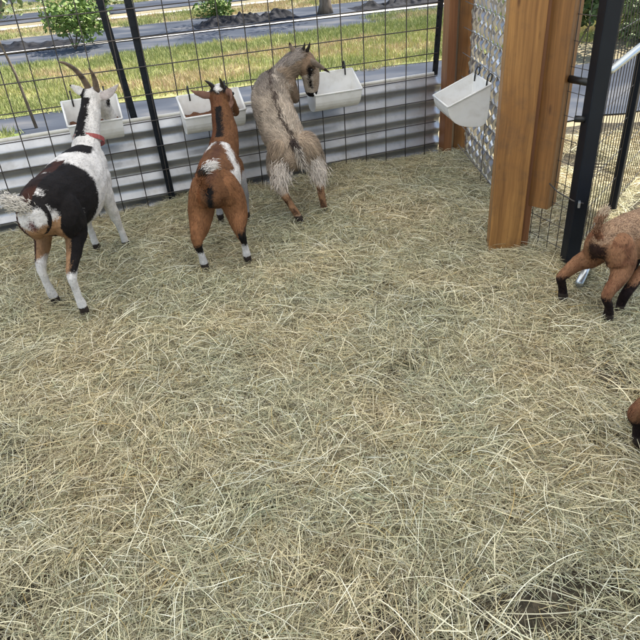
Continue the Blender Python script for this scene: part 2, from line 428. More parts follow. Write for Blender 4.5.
# ------------------------------------------------------------------ feeders
def feeder(bx, wdir, ndir, width, label, feed=True, zt=.645, hgt=.205, depth=.155, hooks=(.2, .8)):
    """bx = one top corner of the back wall, wdir along the wall, ndir out into the pen"""
    e = empty('hanging_feeder', (bx[0], bx[1], 0), label, 'feeder', 'white plastic feeders hung on the fences')
    wdir, ndir = Vector((*wdir, 0)).normalized(), Vector((*ndir, 0)).normalized()
    B = Vector((bx[0], bx[1], 0))
    prof = [(0.0, zt)]                                  # (out, z) outer skin from the back top down round to the front lip
    prof += [(.0, zt - hgt * .55), (.004, zt - hgt * .82), (.018, zt - hgt * .95), (.04, zt - hgt)]
    for a in np.linspace(-80, -8, 7):
        prof.append((.048 + (depth - .048) * math.cos(R(a)) ** .8, zt - hgt * .50 + hgt * .5 * math.sin(R(a))))
    prof.append((depth + .004, zt - hgt * .44))
    th = .006
    bm = bmesh.new()
    # skin
    cen = (.05, zt - hgt * .45)
    def inner(p):
        d = Vector((cen[0] - p[0], cen[1] - p[1])); d = d.normalized() * th; return (p[0] + d.x, p[1] + d.y)
    outer_r, inner_r = [], []
    tp = .010                                              # sides taper in towards the bottom
    def P3(w, p):
        k = (zt - p[1]) / hgt
        return B + wdir * (w * (1 - 2 * tp * k / width) + tp * k) + ndir * p[0] + Vector((0, 0, p[1]))
    inn = [(th, zt)] + [inner(p) for p in prof[1:-1]] + [(depth - th, zt - hgt * .44)]
    L = []
    for w in (0, width):
        ro = [bm.verts.new(P3(w, p)) for p in prof]
        ww = th if w == 0 else width - th
        ri = [bm.verts.new(P3(ww, p)) for p in inn]
        L.append((ro, ri))
    (ro0, ri0), (ro1, ri1) = L
    n = len(prof)
    for k in range(n - 1):
        bm.faces.new((ro0[k], ro0[k + 1], ro1[k + 1], ro1[k]))
        bm.faces.new((ri0[k], ri1[k], ri1[k + 1], ri0[k + 1]))
    bm.faces.new((ro0[0], ro1[0], ri1[0], ri0[0]))
    bm.faces.new((ro0[-1], ri0[-1], ri1[-1], ro1[-1]))
    for ro, ri in L:
        bm.faces.new(ro); bm.faces.new(ri)
        bm.faces.new((ro[0], ri[0], ri[-1], ro[-1]))
    bmesh.ops.recalc_face_normals(bm, faces=bm.faces)
    sharp = [ed for ed in bm.edges if len(ed.link_faces) == 2 and ed.calc_face_angle() > .5]
    bmesh.ops.bevel(bm, geom=sharp, offset=.0022, segments=2, affect='EDGES')
    bmo('tub', bm, MT['plastic'], e)
    # rim lip round the mouth
    r = [P3(0, prof[0]), P3(width, prof[0]), P3(width, prof[-1]), P3(0, prof[-1])]
    bm = bmesh.new()
    for a, b2 in zip(r, r[1:] + r[:1]): tube_bm(bm, [a, b2], .0055, 8)
    bmo('rim', bm, MT['plastic'], e, smooth=True)
    for h in hooks:
        c = B + wdir * (width * h) + Vector((0, 0, zt))
        pts = [c + ndir * a + Vector((0, 0, b2)) for a, b2 in ((.012, -.030), (.010, .0), (.006, .03), (-.006, .048), (-.018, .04), (-.016, .015), (-.004, -.006))]
        tube('hook', pts, .0042, MT['blackplastic'], e, 8)
    if feed:
        bm = bmesh.new(); nx, ny = 26, 12; grid = []
        for i in range(nx + 1):
            row = []
            for j in range(ny + 1):
                w = .012 + (width - .024) * i / nx; o_ = .012 + (depth - .022) * j / ny
                zz = zt - hgt * .62 + .02 * (1 - j / ny) + .012 * noise.noise(Vector((i * .35, j * .5, bx[0] * 9))) + .007 * rng.random()
                row.append(bm.verts.new(P3(w, (o_, zz))))
            grid.append(row)
        for i in range(nx):
            for j in range(ny):
                bm.faces.new((grid[i][j], grid[i + 1][j], grid[i + 1][j + 1], grid[i][j + 1]))
        tag(bmo('feed', bm, MT['feed'], e), kind='stuff')
    return e
nI = (-fn.x, -fn.y)
def fx(s): p = fence_pt(s, -.033); return (p.x, p.y)
feeder(fx(.520), fd, nI, .290, 'white plastic feeder in front of the horned black and white goat', True, .685, .215)
feeder(fx(1.135), fd, nI, .360, 'white plastic feeder with brown pellets that the brown and white goat eats from', True, .625, .2)
feeder(fx(1.915), fd, nI, .31, 'white plastic feeder on the back fence with the tan shaggy goat reaching in', False, .64, .205, hooks=(.84,))
feeder((1.002, 3.905), (.10, -1), (-1, -.10), .295, 'empty white plastic feeder hung on the side fence before the shiny mesh', False, .608, .230, .235, hooks=(.2, .85))

# ------------------------------------------------------------------ goats
def catmull(P, m):
    P = np.array(P, float); out = []
    Q = np.vstack([2 * P[0] - P[1], P, 2 * P[-1] - P[-2]])
    for i in range(1, len(Q) - 2):
        for k in range(m):
            t = k / m
            out.append(.5 * ((2 * Q[i]) + (-Q[i - 1] + Q[i + 1]) * t + (2 * Q[i - 1] - 5 * Q[i] + 4 * Q[i + 1] - Q[i + 2]) * t * t + (-Q[i - 1] + 3 * Q[i] - 3 * Q[i + 1] + Q[i + 2]) * t ** 3))
    out.append(P[-1]); return np.array(out)

def chain_bm(bm, rows, side, m=5, n=18):
    """rows: (x, y, z, radius across, radius the other way)"""
    A = catmull(rows, m)
    side = Vector(side); N = len(A); rings = []
    A[:, 3:] = np.maximum(A[:, 3:], .004)
    pts = [Vector(a[:3]) for a in A]
    ends = []
    def frame(i):
        T = (pts[min(i + 1, N - 1)] - pts[max(i - 1, 0)]).normalized()
        S_ = (side - side.dot(T) * T); S_ = S_.normalized() if S_.length > .15 else T.orthogonal().normalized()
        return T, S_, T.cross(S_)
    def ring(c, S_, B_, ra, rb):
        ra, rb = float(ra), float(rb)
        return [bm.verts.new(c + ra * math.cos(q) * S_ + rb * math.sin(q) * B_) for q in [2 * math.pi * k / n for k in range(n)]]
    T, S_, B_ = frame(0); ra, rb = float(A[0, 3]), float(A[0, 4]); r0 = min(ra, rb)
    for a in (75, 50, 25): rings.append(ring(pts[0] - T * r0 * math.sin(R(a)), S_, B_, ra * math.cos(R(a)), rb * math.cos(R(a))))
    for i in range(N):
        T, S_, B_ = frame(i); rings.append(ring(pts[i], S_, B_, A[i, 3], A[i, 4]))
    ra, rb = float(A[-1, 3]), float(A[-1, 4]); r0 = min(ra, rb)
    for a in (25, 50, 75): rings.append(ring(pts[-1] + T * r0 * math.sin(R(a)), S_, B_, ra * math.cos(R(a)), rb * math.cos(R(a))))
    for a, b2 in zip(rings, rings[1:]):
        for k in range(n): bm.faces.new((a[k], a[(k + 1) % n], b2[(k + 1) % n], b2[k]))
    bm.faces.new(rings[0][::-1]); bm.faces.new(rings[-1])
    return A

def make_goat(base, chains, side, colour, label, hairlen, nhair=42000, voxel=.0045, smooth=7, name='goat', group='goats feeding in the straw pen', trunk_lift=.10):
    """chains: dict name -> rows.  colour(p, chain, t, d) -> rgb, in world coordinates.  Returns the Empty."""
    root = empty(name, (base[0], base[1], 0), label, 'goat', group)
    bm = bmesh.new(); segs = []; names = list(chains)
    for ci, nm in enumerate(names):
        rows = chains[nm]; sd_ = side
        if isinstance(rows, dict): sd_ = rows.get('side', side); rows = rows['rows']
        A = chain_bm(bm, rows, sd_)
        for i in range(len(A) - 1): segs.append((A[i, :3], A[i + 1, :3], .5 * (A[i, 3] + A[i, 4]), ci, i / (len(A) - 1)))
    bmesh.ops.recalc_face_normals(bm, faces=bm.faces)
    me = bpy.data.meshes.new('tmp'); bm.to_mesh(me); bm.free()
    tmp = bpy.data.objects.new('tmp', me); C.objects.link(tmp)
    md = tmp.modifiers.new('r', 'REMESH'); md.mode = 'VOXEL'; md.voxel_size = voxel; md.use_smooth_shade = True
    ms_ = tmp.modifiers.new('s', 'SMOOTH'); ms_.factor = .55; ms_.iterations = smooth
    dg = bpy.context.evaluated_depsgraph_get(); dg.update()
    body = bpy.data.meshes.new_from_object(tmp.evaluated_get(dg)); body.name = 'body'
    bpy.data.objects.remove(tmp); bpy.data.meshes.remove(me)
    nv = len(body.vertices); co = np.empty(nv * 3, 'f'); body.vertices.foreach_get('co', co); co = co.reshape(-1, 3)
    no = np.empty(nv * 3, 'f'); body.vertices.foreach_get('normal', no); no = no.reshape(-1, 3)
    best = np.full(nv, 1e9); bi = np.zeros(nv, int); bt = np.zeros(nv)
    for k, (a, b2, r_, ci, t) in enumerate(segs):
        d = b2 - a; L2 = max(d @ d, 1e-9); h = np.clip(((co - a) @ d) / L2, 0, 1)
        dist = np.linalg.norm(co - a - h[:, None] * d, axis=1) - r_
        w = dist < best; best[w] = dist[w]; bi[w] = k; bt[w] = h[w]
    # lumps of muscle and coat
    disp = np.array([noise.noise(Vector(p) * 22) * .0032 + noise.noise(Vector(p) * 60) * .0014 for p in co.astype(float)])
    co = co + no * disp[:, None]; body.vertices.foreach_set('co', co.ravel().astype('f'))
    ln = [len(chains[nm]['rows'] if isinstance(chains[nm], dict) else chains[nm]) for nm in names]
    def coat_at(w, nm, t, nn, ns, js):
        out = [0, 0, 0]
        wn = w + .014 * Vector((noise.noise(w * 28), noise.noise(w * 28 + Vector((9, 1, 4))), noise.noise(w * 28 + Vector((3, 7, 2)))))
        for _ in range(ns):
            q = wn + Vector((random.gauss(0, js), random.gauss(0, js), random.gauss(0, js)))
            c = (.045, .034, .028) if (w.z < .044 and (nm.startswith('hind') or nm.startswith('front'))) else colour(q, nm, t, nn)
            out = [out[j] + c[j] / ns for j in range(3)]
        return out
    colr = np.ones((nv, 4), 'f'); hl = np.zeros(nv); fl = np.zeros((nv, 3))
    for i in range(nv):
        a, b2, r_, ci, t = segs[bi[i]]
        p = co[i]
        w = Vector([float(x_) for x_ in p])
        c = coat_at(w, names[ci], t, Vector(no[i].tolist()), 3, .006)
        k = 1 + .18 * noise.noise(w * 90) + .22 * noise.noise(w * 25) + .15 * noise.noise(w * 9)
        colr[i, :3] = [max(.003, x * k) for x in c]
        hl[i] = hairlen(w, names[ci], t)
        d = b2 - a; d = d / (np.linalg.norm(d) + 1e-9); fl[i] = d
    at = body.attributes.new('coat', 'FLOAT_COLOR', 'POINT'); at.data.foreach_set('color', colr.ravel())
    # ---- fur: short tapering hairs lying along the coat
    m = nhair
    idx = rng.integers(0, nv, m); P = co[idx] + rng.normal(0, .002, (m, 3)); Nn = no[idx]; Fl = fl[idx]
    keep = hl[idx] > 0
    idx, P, Nn, Fl = idx[keep], P[keep], Nn[keep], Fl[keep]; m = len(idx)
    Ln = hl[idx] * rng.uniform(.6, 1.3, m)
    D = Fl + np.array([0, 0, -.35]) + rng.normal(0, .22, (m, 3)); D = D - (D * Nn).sum(1)[:, None] * Nn
    D /= np.linalg.norm(D, axis=1)[:, None] + 1e-9
    Sd = np.cross(D, Nn); wd = np.clip(.0005 + Ln * .018, .0005, .0012)
    lift = trunk_lift * rng.uniform(.4, 1.4, m)
    base_ = P - Nn * .001
    mid = base_ + (D + Nn * lift[:, None]) * (Ln * .5)[:, None]
    tip = mid + (D + Nn * (lift * .1)[:, None] + np.array([0, 0, -.35])) * (Ln * .5)[:, None]
    V = np.stack([base_ - Sd * wd[:, None], base_ + Sd * wd[:, None], mid - Sd * wd[:, None] * .8, mid + Sd * wd[:, None] * .8, tip], 1).reshape(-1, 3)
    off = (np.arange(m) * 5)[:, None]
    Fq = np.concatenate([off + np.array([0, 1, 3]), off + np.array([0, 3, 2]), off + np.array([2, 3, 4])], 1).reshape(-1, 3)
    hm = bpy.data.meshes.new('coat_fur'); hm.from_pydata(V.tolist(), [], Fq.tolist()); hm.update()
    hc = colr[idx].copy()
    for j in range(0, m, 2):
        i_ = idx[j]; sg_ = segs[bi[i_]]; w = Vector([float(x_) for x_ in P[j]])
        hc[j, :3] = coat_at(w, names[sg_[3]], sg_[4], Vector(no[i_].tolist()), 1, .007)
    hc[:, :3] *= rng.uniform(.62, 1.35, (m, 1)) * (1 + .25 * np.sin(P[:, :1] * 55 + P[:, 2:3] * 35 + 2 * np.sin(P[:, 1:2] * 40)) * .6)
    hc[:, :3] = np.maximum(hc[:, :3], .004); hc = np.repeat(hc, 5, 0); hc[:, 3] = 1
    at = hm.attributes.new('coat', 'FLOAT_COLOR', 'POINT'); at.data.foreach_set('color', hc.ravel().astype('f'))
    NN = Nn + .35 * rng.normal(0, 1, (m, 3)); NN /= np.linalg.norm(NN, axis=1)[:, None]
    hm.polygons.foreach_set('use_smooth', [True] * len(hm.polygons))
    hm.normals_split_custom_set_from_vertices(np.repeat(NN, 5, 0).tolist())
    body.polygons.foreach_set('use_smooth', [True] * len(body.polygons))
    link_mesh('body', body, MT['coat'], root)
    tag(link_mesh('coat_fur', hm, MT['fur'], root), kind='stuff')
    return root

def hooves(root, pts, heading, sc=1):
    h = Vector((*heading, 0)).normalized(); s = Vector((-h.y, h.x, 0))
    for (x, y) in pts:
        bm = bmesh.new()
        for sg in (-1, 1):
            c = Vector((x, y, 0)) + s * .008 * sg * sc
            b_ = [c + h * a + s * b2 for a, b2 in ((-.018 * sc, -.008 * sc), (-.018 * sc, .008 * sc), (.012 * sc, .008 * sc), (.026 * sc, .002 * sc * -sg), (.012 * sc, -.008 * sc))]
            lo = [bm.verts.new(p + Vector((0, 0, -.006))) for p in b_]
            hi = [bm.verts.new(c + (p - c) * .78 - h * .004 + Vector((0, 0, .024 * sc))) for p in b_]
            for k in range(5): bm.faces.new((lo[k], lo[(k + 1) % 5], hi[(k + 1) % 5], hi[k]))
            bm.faces.new(lo[::-1]); bm.faces.new(hi)
        bmo('hoof', bm, MT['hoof'], root)

def tuft(root, pts, col, spread, ln, n, name='tail_hair', w=.0012, nrm=(0, -1, .4)):
    """long hairs along a line: tails and shaggy thighs"""
    A = catmull(pts, 8); m = n
    i = rng.integers(0, len(A) - 1, m); P = A[i] + rng.normal(0, spread, (m, 3)); T = A[np.minimum(i + 1, len(A) - 1)] - A[i]
    T /= np.linalg.norm(T, axis=1)[:, None]
    D = T + rng.normal(0, .35, (m, 3)); D /= np.linalg.norm(D, axis=1)[:, None]
    L = ln * rng.uniform(.5, 1.3, m)[:, None]
    outw = (P - A[i]); outw = outw / (np.linalg.norm(outw, axis=1)[:, None] + 1e-9) + np.array(nrm) * .8 + rng.normal(0, .3, (m, 3))
    outw /= np.linalg.norm(outw, axis=1)[:, None]
    Sd = np.cross(D, outw); Sd /= np.linalg.norm(Sd, axis=1)[:, None]
    mid = P + D * L * .5; tip = mid + (D + np.array([0, 0, -.35])) * L * .5
    V = np.stack([P - Sd * w, P + Sd * w, mid - Sd * w, mid + Sd * w, tip], 1).reshape(-1, 3)
    off = (np.arange(m) * 5)[:, None]
    F = np.concatenate([off + np.array([0, 1, 3]), off + np.array([0, 3, 2]), off + np.array([2, 3, 4])], 1).reshape(-1, 3)
    hm = bpy.data.meshes.new(name); hm.from_pydata(V.tolist(), [], F.tolist())
    c = np.array([col(a / (len(A) - 1)) for a in i]) * rng.uniform(.8, 1.2, (m, 1)); c = np.concatenate([c, np.ones((m, 1))], 1)
    at = hm.attributes.new('coat', 'FLOAT_COLOR', 'POINT'); at.data.foreach_set('color', np.repeat(c, 5, 0).ravel().astype('f'))
    return tag(link_mesh(name, hm, MT['fur'], root), kind='stuff')

def eye(root, c, r=.011):
    c = Vector(c)
    bm = bmesh.new(); bmesh.ops.create_icosphere(bm, subdivisions=2, radius=r, matrix=Matrix.Translation(c))
    bmo('eye', bm, MT['eye'], root, smooth=True)

def horn(root, pts, r0, m, name='horn'):
    A = catmull([(*p,) for p in pts], 6); N = len(A)
    rad = [r0 * (1 - i / (N - 1)) ** .75 * (1 + .07 * math.sin(i * 3.1)) + .0015 for i in range(N)]
    tube(name, [tuple(a) for a in A], rad, m, root, 10)

def inell(p, c, r):
    d = Vector(((p.x - c[0]) / r[0], (p.y - c[1]) / r[1], (p.z - c[2]) / r[2])); return d.length < 1

WHITE = (.66, .63, .60); DARK = (.022, .013, .011); BROWNBLK = (.045, .018, .012); TAN = (.33, .19, .10)
RUST = (.150, .070, .033); BLK = (.012, .010, .010); GREY = (.27, .23, .20); BUFF = (.40, .29, .19); CREAM = (.60, .51, .42); KID = (.245, .130, .070)

# ---- goat one: black and white, horned
def col1(p, ch, t, n):
    if ch == 'neck' or ch == 'head' or ch.startswith('ear'):
        if ch == 'neck' and t > .15 and n.y < -.0 and abs(p.x + 1.115) < .030 + .012 * t: return BLK
        if ch == 'head' and t < .3 and p.x < -1.098 and n.y < .2: return BLK
        if ch == 'ear_right': return (.50, .44, .42)
        if ch == 'ear_left': return BLK if t > .82 else WHITE
        if ch == 'head' and inell(p, (-1.022, 3.485, .695), (.026, .045, .020)): return BLK
        if ch == 'head' and t > .9: return (.32, .12, .09)
        return WHITE
    if ch.startswith('hind'):
        if p.z < .235 + .03 * noise.noise(p * 6): return WHITE if p.z > .03 else (.4, .36, .32)
        if ch == 'hind_right':
            if n.x > .15 and p.z > .26: return BLK
            if n.y < -.1 and p.x > -1.12: return TAN if p.x < -1.05 else BLK
        if ch == 'hind_left':
            if n.x < -.4: return BROWNBLK
            if n.y < .2: return TAN if p.z > .25 else WHITE
    if ch.startswith('front'): return WHITE if p.z > .03 else (.4, .36, .32)
    # trunk
    if n.y < -.3 and inell(p, (-1.132, 2.42, .460), (.013, .06, .028)): return (.14, .06, .055) if p.x < -1.13 else (.03, .018, .018)
    if n.y < -.35 and inell(p, (-1.13, 2.46, .42), (.10, .12, .11)): return TAN if p.z < .45 else WHITE
    if inell(p, (-1.110, 3.09, .585), (.085, .085, .060)): return BLK
    if p.y > 2.96: return WHITE
    # white seam between the haunch patch and the saddle on the right flank
    if n.x > .15:
        ys = float(np.interp(p.z, [.22, .33, .42, .50, .56], [2.66, 2.70, 2.665, 2.60, 2.52]))
        if abs(p.y - ys) < .013 and p.z < .49: return WHITE
        if p.y < ys: return BLK if p.z > .2 else WHITE
        return BLK if inell(p, (-1.06, 2.70, .48), (.22, .185, .20)) else WHITE
    if inell(p, (-1.135, 2.72, .61), (.022, .012, .03)): return WHITE
    if inell(p, (-1.16, 2.66, .52), (.26, .245, .24)): return BROWNBLK if noise.noise(p * 7) > .0 else DARK
    return WHITE
def hl1(p, ch, t):
    if ch.startswith('front') or (ch.startswith('hind') and p.z < .22): return .006
    if ch == 'head' or ch.startswith('ear'): return .005
    return .010
ch1 = dict(
    trunk=[(-1.135, 2.49, .475, .065, .080), (-1.133, 2.60, .47, .105, .122), (-1.125, 2.76, .435, .130, .150), (-1.12, 2.93, .42, .142, .165), (-1.11, 3.08, .44, .120, .148), (-1.10, 3.20, .465, .085, .115)],
    neck=[(-1.10, 3.14, .48, .080, .090), (-1.100, 3.25, .57, .062, .072), (-1.090, 3.34, .655, .053, .058), (-1.085, 3.41, .715, .048, .050)],
    head=[(-1.083, 3.415, .740, .047, .046), (-1.073, 3.455, .720, .052, .054), (-1.060, 3.515, .655, .044, .047), (-1.052, 3.560, .595, .033, .038), (-1.050, 3.583, .560, .028, .030)],
    ear_left=dict(side=(0, .3, 1), rows=[(-1.105, 3.42, .750, .014, .012), (-1.130, 3.41, .772, .024, .007), (-1.152, 3.40, .793, .017, .0055), (-1.166, 3.39, .806, .007, .005)]),
    ear_right=dict(side=(0, .3, 1), rows=[(-1.050, 3.43, .735, .015, .012), (-1.005, 3.415, .742, .026, .008), (-.960, 3.405, .765, .018, .006), (-.928, 3.40, .790, .006, .005)]),
    hind_right=[(-1.065, 2.61, .44, .075, .105), (-1.055, 2.66, .35, .055, .080), (-1.055, 2.60, .285, .034, .048), (-1.050, 2.475, .215, .022, .027), (-1.052, 2.475, .13, .0165, .019), (-1.052, 2.485, .055, .020, .021), (-1.051, 2.495, .018, .020, .022)],
    hind_left=[(-1.195, 2.62, .44, .070, .100), (-1.21, 2.68, .35, .052, .078), (-1.215, 2.66, .285, .034, .048), (-1.216, 2.575, .215, .022, .027), (-1.217, 2.580, .13, .0165, .019), (-1.217, 2.595, .055, .020, .021), (-1.217, 2.607, .018, .020, .022)],
    front_right=[(-1.04, 3.12, .42, .050, .085), (-1.025, 3.09, .32, .036, .050), (-1.015, 3.12, .20, .024, .026), (-1.012, 3.145, .12, .017, .018), (-1.008, 3.155, .05, .020, .021), (-1.008, 3.165, .018, .020, .022)],
    front_left=[(-1.17, 3.12, .42, .050, .085), (-1.175, 3.09, .32, .036, .050), (-1.170, 3.12, .20, .024, .026), (-1.167, 3.145, .12, .017, .018), (-1.166, 3.155, .05, .020, .021), (-1.166, 3.165, .018, .020, .022)],
)
G1 = make_goat((-1.1, 2.85), ch1, (1, 0, 0), col1, 'black and white horned goat with a red collar eating at the left feeder', hl1)
hooves(G1, [(-1.051, 2.497), (-1.217, 2.61), (-1.008, 3.165), (-1.166, 3.165)], (.07, 1))
horn(G1, [(-1.085, 3.425, .765), (-1.090, 3.395, .825), (-1.106, 3.350, .885), (-1.130, 3.30, .925), (-1.150, 3.27, .938)], .0165, MT['horn'])
horn(G1, [(-1.048, 3.425, .765), (-1.036, 3.395, .815), (-1.030, 3.36, .86), (-1.034, 3.335, .890)], .0160, MT['horn'])
eye(G1, (-1.022, 3.485, .70), .012); eye(G1, (-1.123, 3.49, .70), .012)
# collar
bm = bmesh.new(); cT = Vector((0.01, .55, .83)).normalized(); cC = Vector((-1.096, 3.262, .562)); cS = Vector((1, 0, 0)); cB = cT.cross(cS)
rr = []
for k in range(28):
    a = 2 * math.pi * k / 28; dr = cS * math.cos(a) * .071 + cB * math.sin(a) * .082
    rr.append([bm.verts.new(cC + dr * s_ + cT * h_) for s_, h_ in ((1, -.011), (1, .011), (1.05, .011), (1.05, -.011))])
for k in range(28):
    a, b2 = rr[k], rr[(k + 1) % 28]
    for q in range(4): bm.faces.new((a[q], a[(q + 1) % 4], b2[(q + 1) % 4], b2[q]))
bmo('collar', bm, MT['collar'], G1, smooth=False)
tuft(G1, [(-1.135, 2.47, .50), (-1.148, 2.44, .54), (-1.168, 2.43, .562), (-1.188, 2.43, .572), (-1.200, 2.44, .575)], lambda t: (.62, .57, .50) if t < .8 else (.35, .33, .31), .014, .020, 2600, 'tail')

# ---- goat two: rusty brown with white marks
def col2(p, ch, t, n):
    if ch == 'head': return (.66, .63, .6) if (p.x > -.43 and t > .45 and p.x < -.40) or (p.z > .715 and abs(p.x + .44) < .018) else (BLK if t < .25 and p.z > .70 else RUST)
    if ch.startswith('ear'): return (.12, .055, .035) if n.y > -.2 else (.20, .11, .08)
    if ch == 'neck':
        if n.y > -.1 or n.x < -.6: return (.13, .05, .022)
        if n.y < -.1 and abs(p.x + .447) < .020 and t > .05: return BLK if t < .62 else (.14, .06, .03)
        return RUST
    if ch.startswith('hind'):
        if p.z < .115: return (.62, .59, .57)
        if p.z < (.165 if ch == 'hind_left' else .205) and (ch == 'hind_left' or n.x > -.5): return BLK
        return (.22, .100, .045)
    if ch.startswith('front'): return (.36, .35, .36) if p.z < .33 else RUST
    if inell(p, (-.462, 2.79, .375), (.020, .08, .075)): return BLK
    # white V over the withers, running down the right flank
    c = p.x + .45; k = 3.30 - p.y
    if 0 < k < .44 and n.x > -.2 and abs(c - (.018 + .34 * k)) < .021 and p.z > .30: return WHITE
    if 0 < k < .10 and abs(c + .01 + .45 * k) < .018 and p.z > .42: return WHITE
    if inell(p, (-.345, 2.99, .38), (.05, .075, .065)): return WHITE
    if abs(c) < .022 and p.z > .45: return (.10, .045, .025)
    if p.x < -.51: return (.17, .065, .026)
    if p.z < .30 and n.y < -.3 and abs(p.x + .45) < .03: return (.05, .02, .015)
    return RUST
def hl2(p, ch, t):
    if ch.startswith('front') or (ch.startswith('hind') and p.z < .19): return .006
    if ch == 'head' or ch.startswith('ear'): return .005
    if ch.startswith('hind'): return .014
    return .011
ch2 = dict(
    trunk=[(-.462, 2.835, .385, .048, .064), (-.455, 2.93, .385, .084, .102), (-.452, 3.05, .37, .112, .125), (-.450, 3.18, .375, .108, .128), (-.448, 3.30, .395, .085, .118), (-.448, 3.37, .42, .060, .080)],
    neck=[(-.440, 3.32, .43, .082, .095), (-.425, 3.39, .51, .068, .072), (-.435, 3.455, .60, .056, .058), (-.443, 3.505, .67, .050, .050)],
    head=[(-.443, 3.505, .690, .049, .046), (-.436, 3.545, .675, .052, .054), (-.415, 3.605, .625, .041, .045), (-.395, 3.65, .575, .030, .034), (-.388, 3.67, .550, .025, .027)],
    ear_left=dict(side=(0, .3, 1), rows=[(-.480, 3.505, .685, .014, .012), (-.515, 3.49, .690, .022, .008), (-.552, 3.475, .705, .015, .006), (-.578, 3.465, .722, .005, .0045)]),
    ear_right=dict(side=(0, .2, 1), rows=[(-.408, 3.51, .695, .014, .012), (-.380, 3.475, .695, .022, .009), (-.375, 3.455, .665, .020, .008), (-.380, 3.445, .63, .008, .005)]),
    hind_left=[(-.500, 2.915, .39, .066, .092), (-.525, 2.925, .315, .066, .088), (-.540, 2.88, .24, .054, .064), (-.553, 2.795, .182, .028, .036), (-.552, 2.810, .12, .0165, .018), (-.547, 2.825, .05, .020, .021), (-.545, 2.835, .016, .020, .022)],
    hind_right=[(-.410, 2.935, .39, .066, .092), (-.383, 2.955, .315, .066, .088), (-.365, 2.92, .24, .052, .062), (-.352, 2.845, .188, .027, .035), (-.342, 2.862, .12, .0165, .018), (-.339, 2.877, .05, .020, .021), (-.338, 2.889, .016, .020, .022)],
    front_right=[(-.385, 3.31, .36, .042, .070), (-.372, 3.33, .27, .033, .042), (-.365, 3.38, .17, .025, .026), (-.370, 3.42, .10, .018, .018), (-.376, 3.44, .045, .020, .021), (-.376, 3.452, .016, .020, .022)],
    front_left=[(-.515, 3.31, .36, .042, .070), (-.52, 3.33, .27, .033, .042), (-.525, 3.38, .17, .022, .024), (-.525, 3.42, .10, .017, .018), (-.525, 3.44, .045, .020, .021), (-.525, 3.452, .016, .020, .022)],
)
G2 = make_goat((-.45, 3.1), ch2, (1, 0, 0), col2, 'rusty brown goat with white marks and white socks eating pellets at the fence', hl2)
hooves(G2, [(-.545, 2.838), (-.338, 2.892), (-.376, 3.455), (-.525, 3.455)], (.07, 1), .95)
horn(G2, [(-.462, 3.50, .715), (-.478, 3.48, .745), (-.500, 3.46, .768)], .0135, MT['horndark'])
horn(G2, [(-.420, 3.50, .715), (-.418, 3.48, .745), (-.422, 3.46, .775)], .0135, MT['horndark'])
eye(G2, (-.378, 3.575, .668), .0095); eye(G2, (-.478, 3.585, .675), .0095)
tuft(G2, [(-.475, 2.80, .43), (-.490, 2.785, .475), (-.476, 2.79, .510), (-.450, 2.80, .528), (-.425, 2.82, .535)], lambda t: (.17, .07, .03) if t < .4 else ((.02, .015, .012) if t < .62 else (.66, .62, .58)), .010, .024, 1400, 'tail')

# ---- goat three: shaggy tan and grey, up on its hind legs
SP3 = [(-.075, 3.47, .345), (-.135, 3.55, .445), (-.180, 3.66, .545), (-.190, 3.77, .635), (-.170, 3.86, .695)]
def col3(p, ch, t, n):
    if ch == 'head':
        if t > .86: return BLK
        if inell(p, (.050, 3.86, .700), (.026, .05, .038)) or inell(p, (.045, 3.88, .63), (.013, .06, .045)): return BLK
        if p.z > .80: return (.06, .04, .03)
        return (.27, .185, .125) if t < .35 else ((.50, .43, .36) if n.x < .3 or random.random() < .3 else (.34, .25, .18))
    if ch.startswith('ear'): return (.05, .035, .03) if t > .6 else (.24, .19, .15)
    if ch == 'neck': return GREY if n.x < .3 and p.z > .74 else (.27, .20, .14)
    # dark line down the spine
    if ch == 'trunk':
        xs = np.interp(p.z, [.38, .47, .57, .66, .72, .80], [-.040, -.095, -.140, -.172, -.182, -.17]) + .012 * noise.noise(p * 14)
        if n.y < .3 and abs(p.x - xs) < .006 + .010 * abs(noise.noise(p * 17)) * 2: return (.07, .05, .04)
        if n.y < .3 and 0 < p.x - xs < .05 and noise.noise(p * 30) > .15: return (.56, .48, .39)
        def mixc(a_, b_, k): k = min(1, max(0, k)); k = k * k * (3 - 2 * k); return tuple(a_[j] + (b_[j] - a_[j]) * k for j in range(3))
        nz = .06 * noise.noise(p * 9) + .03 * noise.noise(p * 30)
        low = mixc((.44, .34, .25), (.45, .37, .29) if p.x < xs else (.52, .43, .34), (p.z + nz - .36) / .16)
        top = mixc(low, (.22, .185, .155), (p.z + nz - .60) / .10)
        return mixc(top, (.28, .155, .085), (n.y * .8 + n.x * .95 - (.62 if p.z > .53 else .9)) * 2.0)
    if ch.startswith('hind'):
        if p.z < .045: return (.50, .36, .26)
        if p.z < .18: return (.34, .19, .105) if noise.noise(p * 20) > -.15 else (.10, .05, .03)
        zk = p.z + .07 * noise.noise(p * 11) + random.gauss(0, .018)
        if zk < .325: return CREAM if random.random() > .25 else (.34, .25, .18)
        return (.42, .32, .23)
    return (.30, .22, .16)
def hl3(p, ch, t):
    if ch.startswith('hind'): return .030 if p.z > .21 else .008
    if ch == 'head' or ch.startswith('ear'): return .006
    if ch.startswith('front'): return .014
    return .026
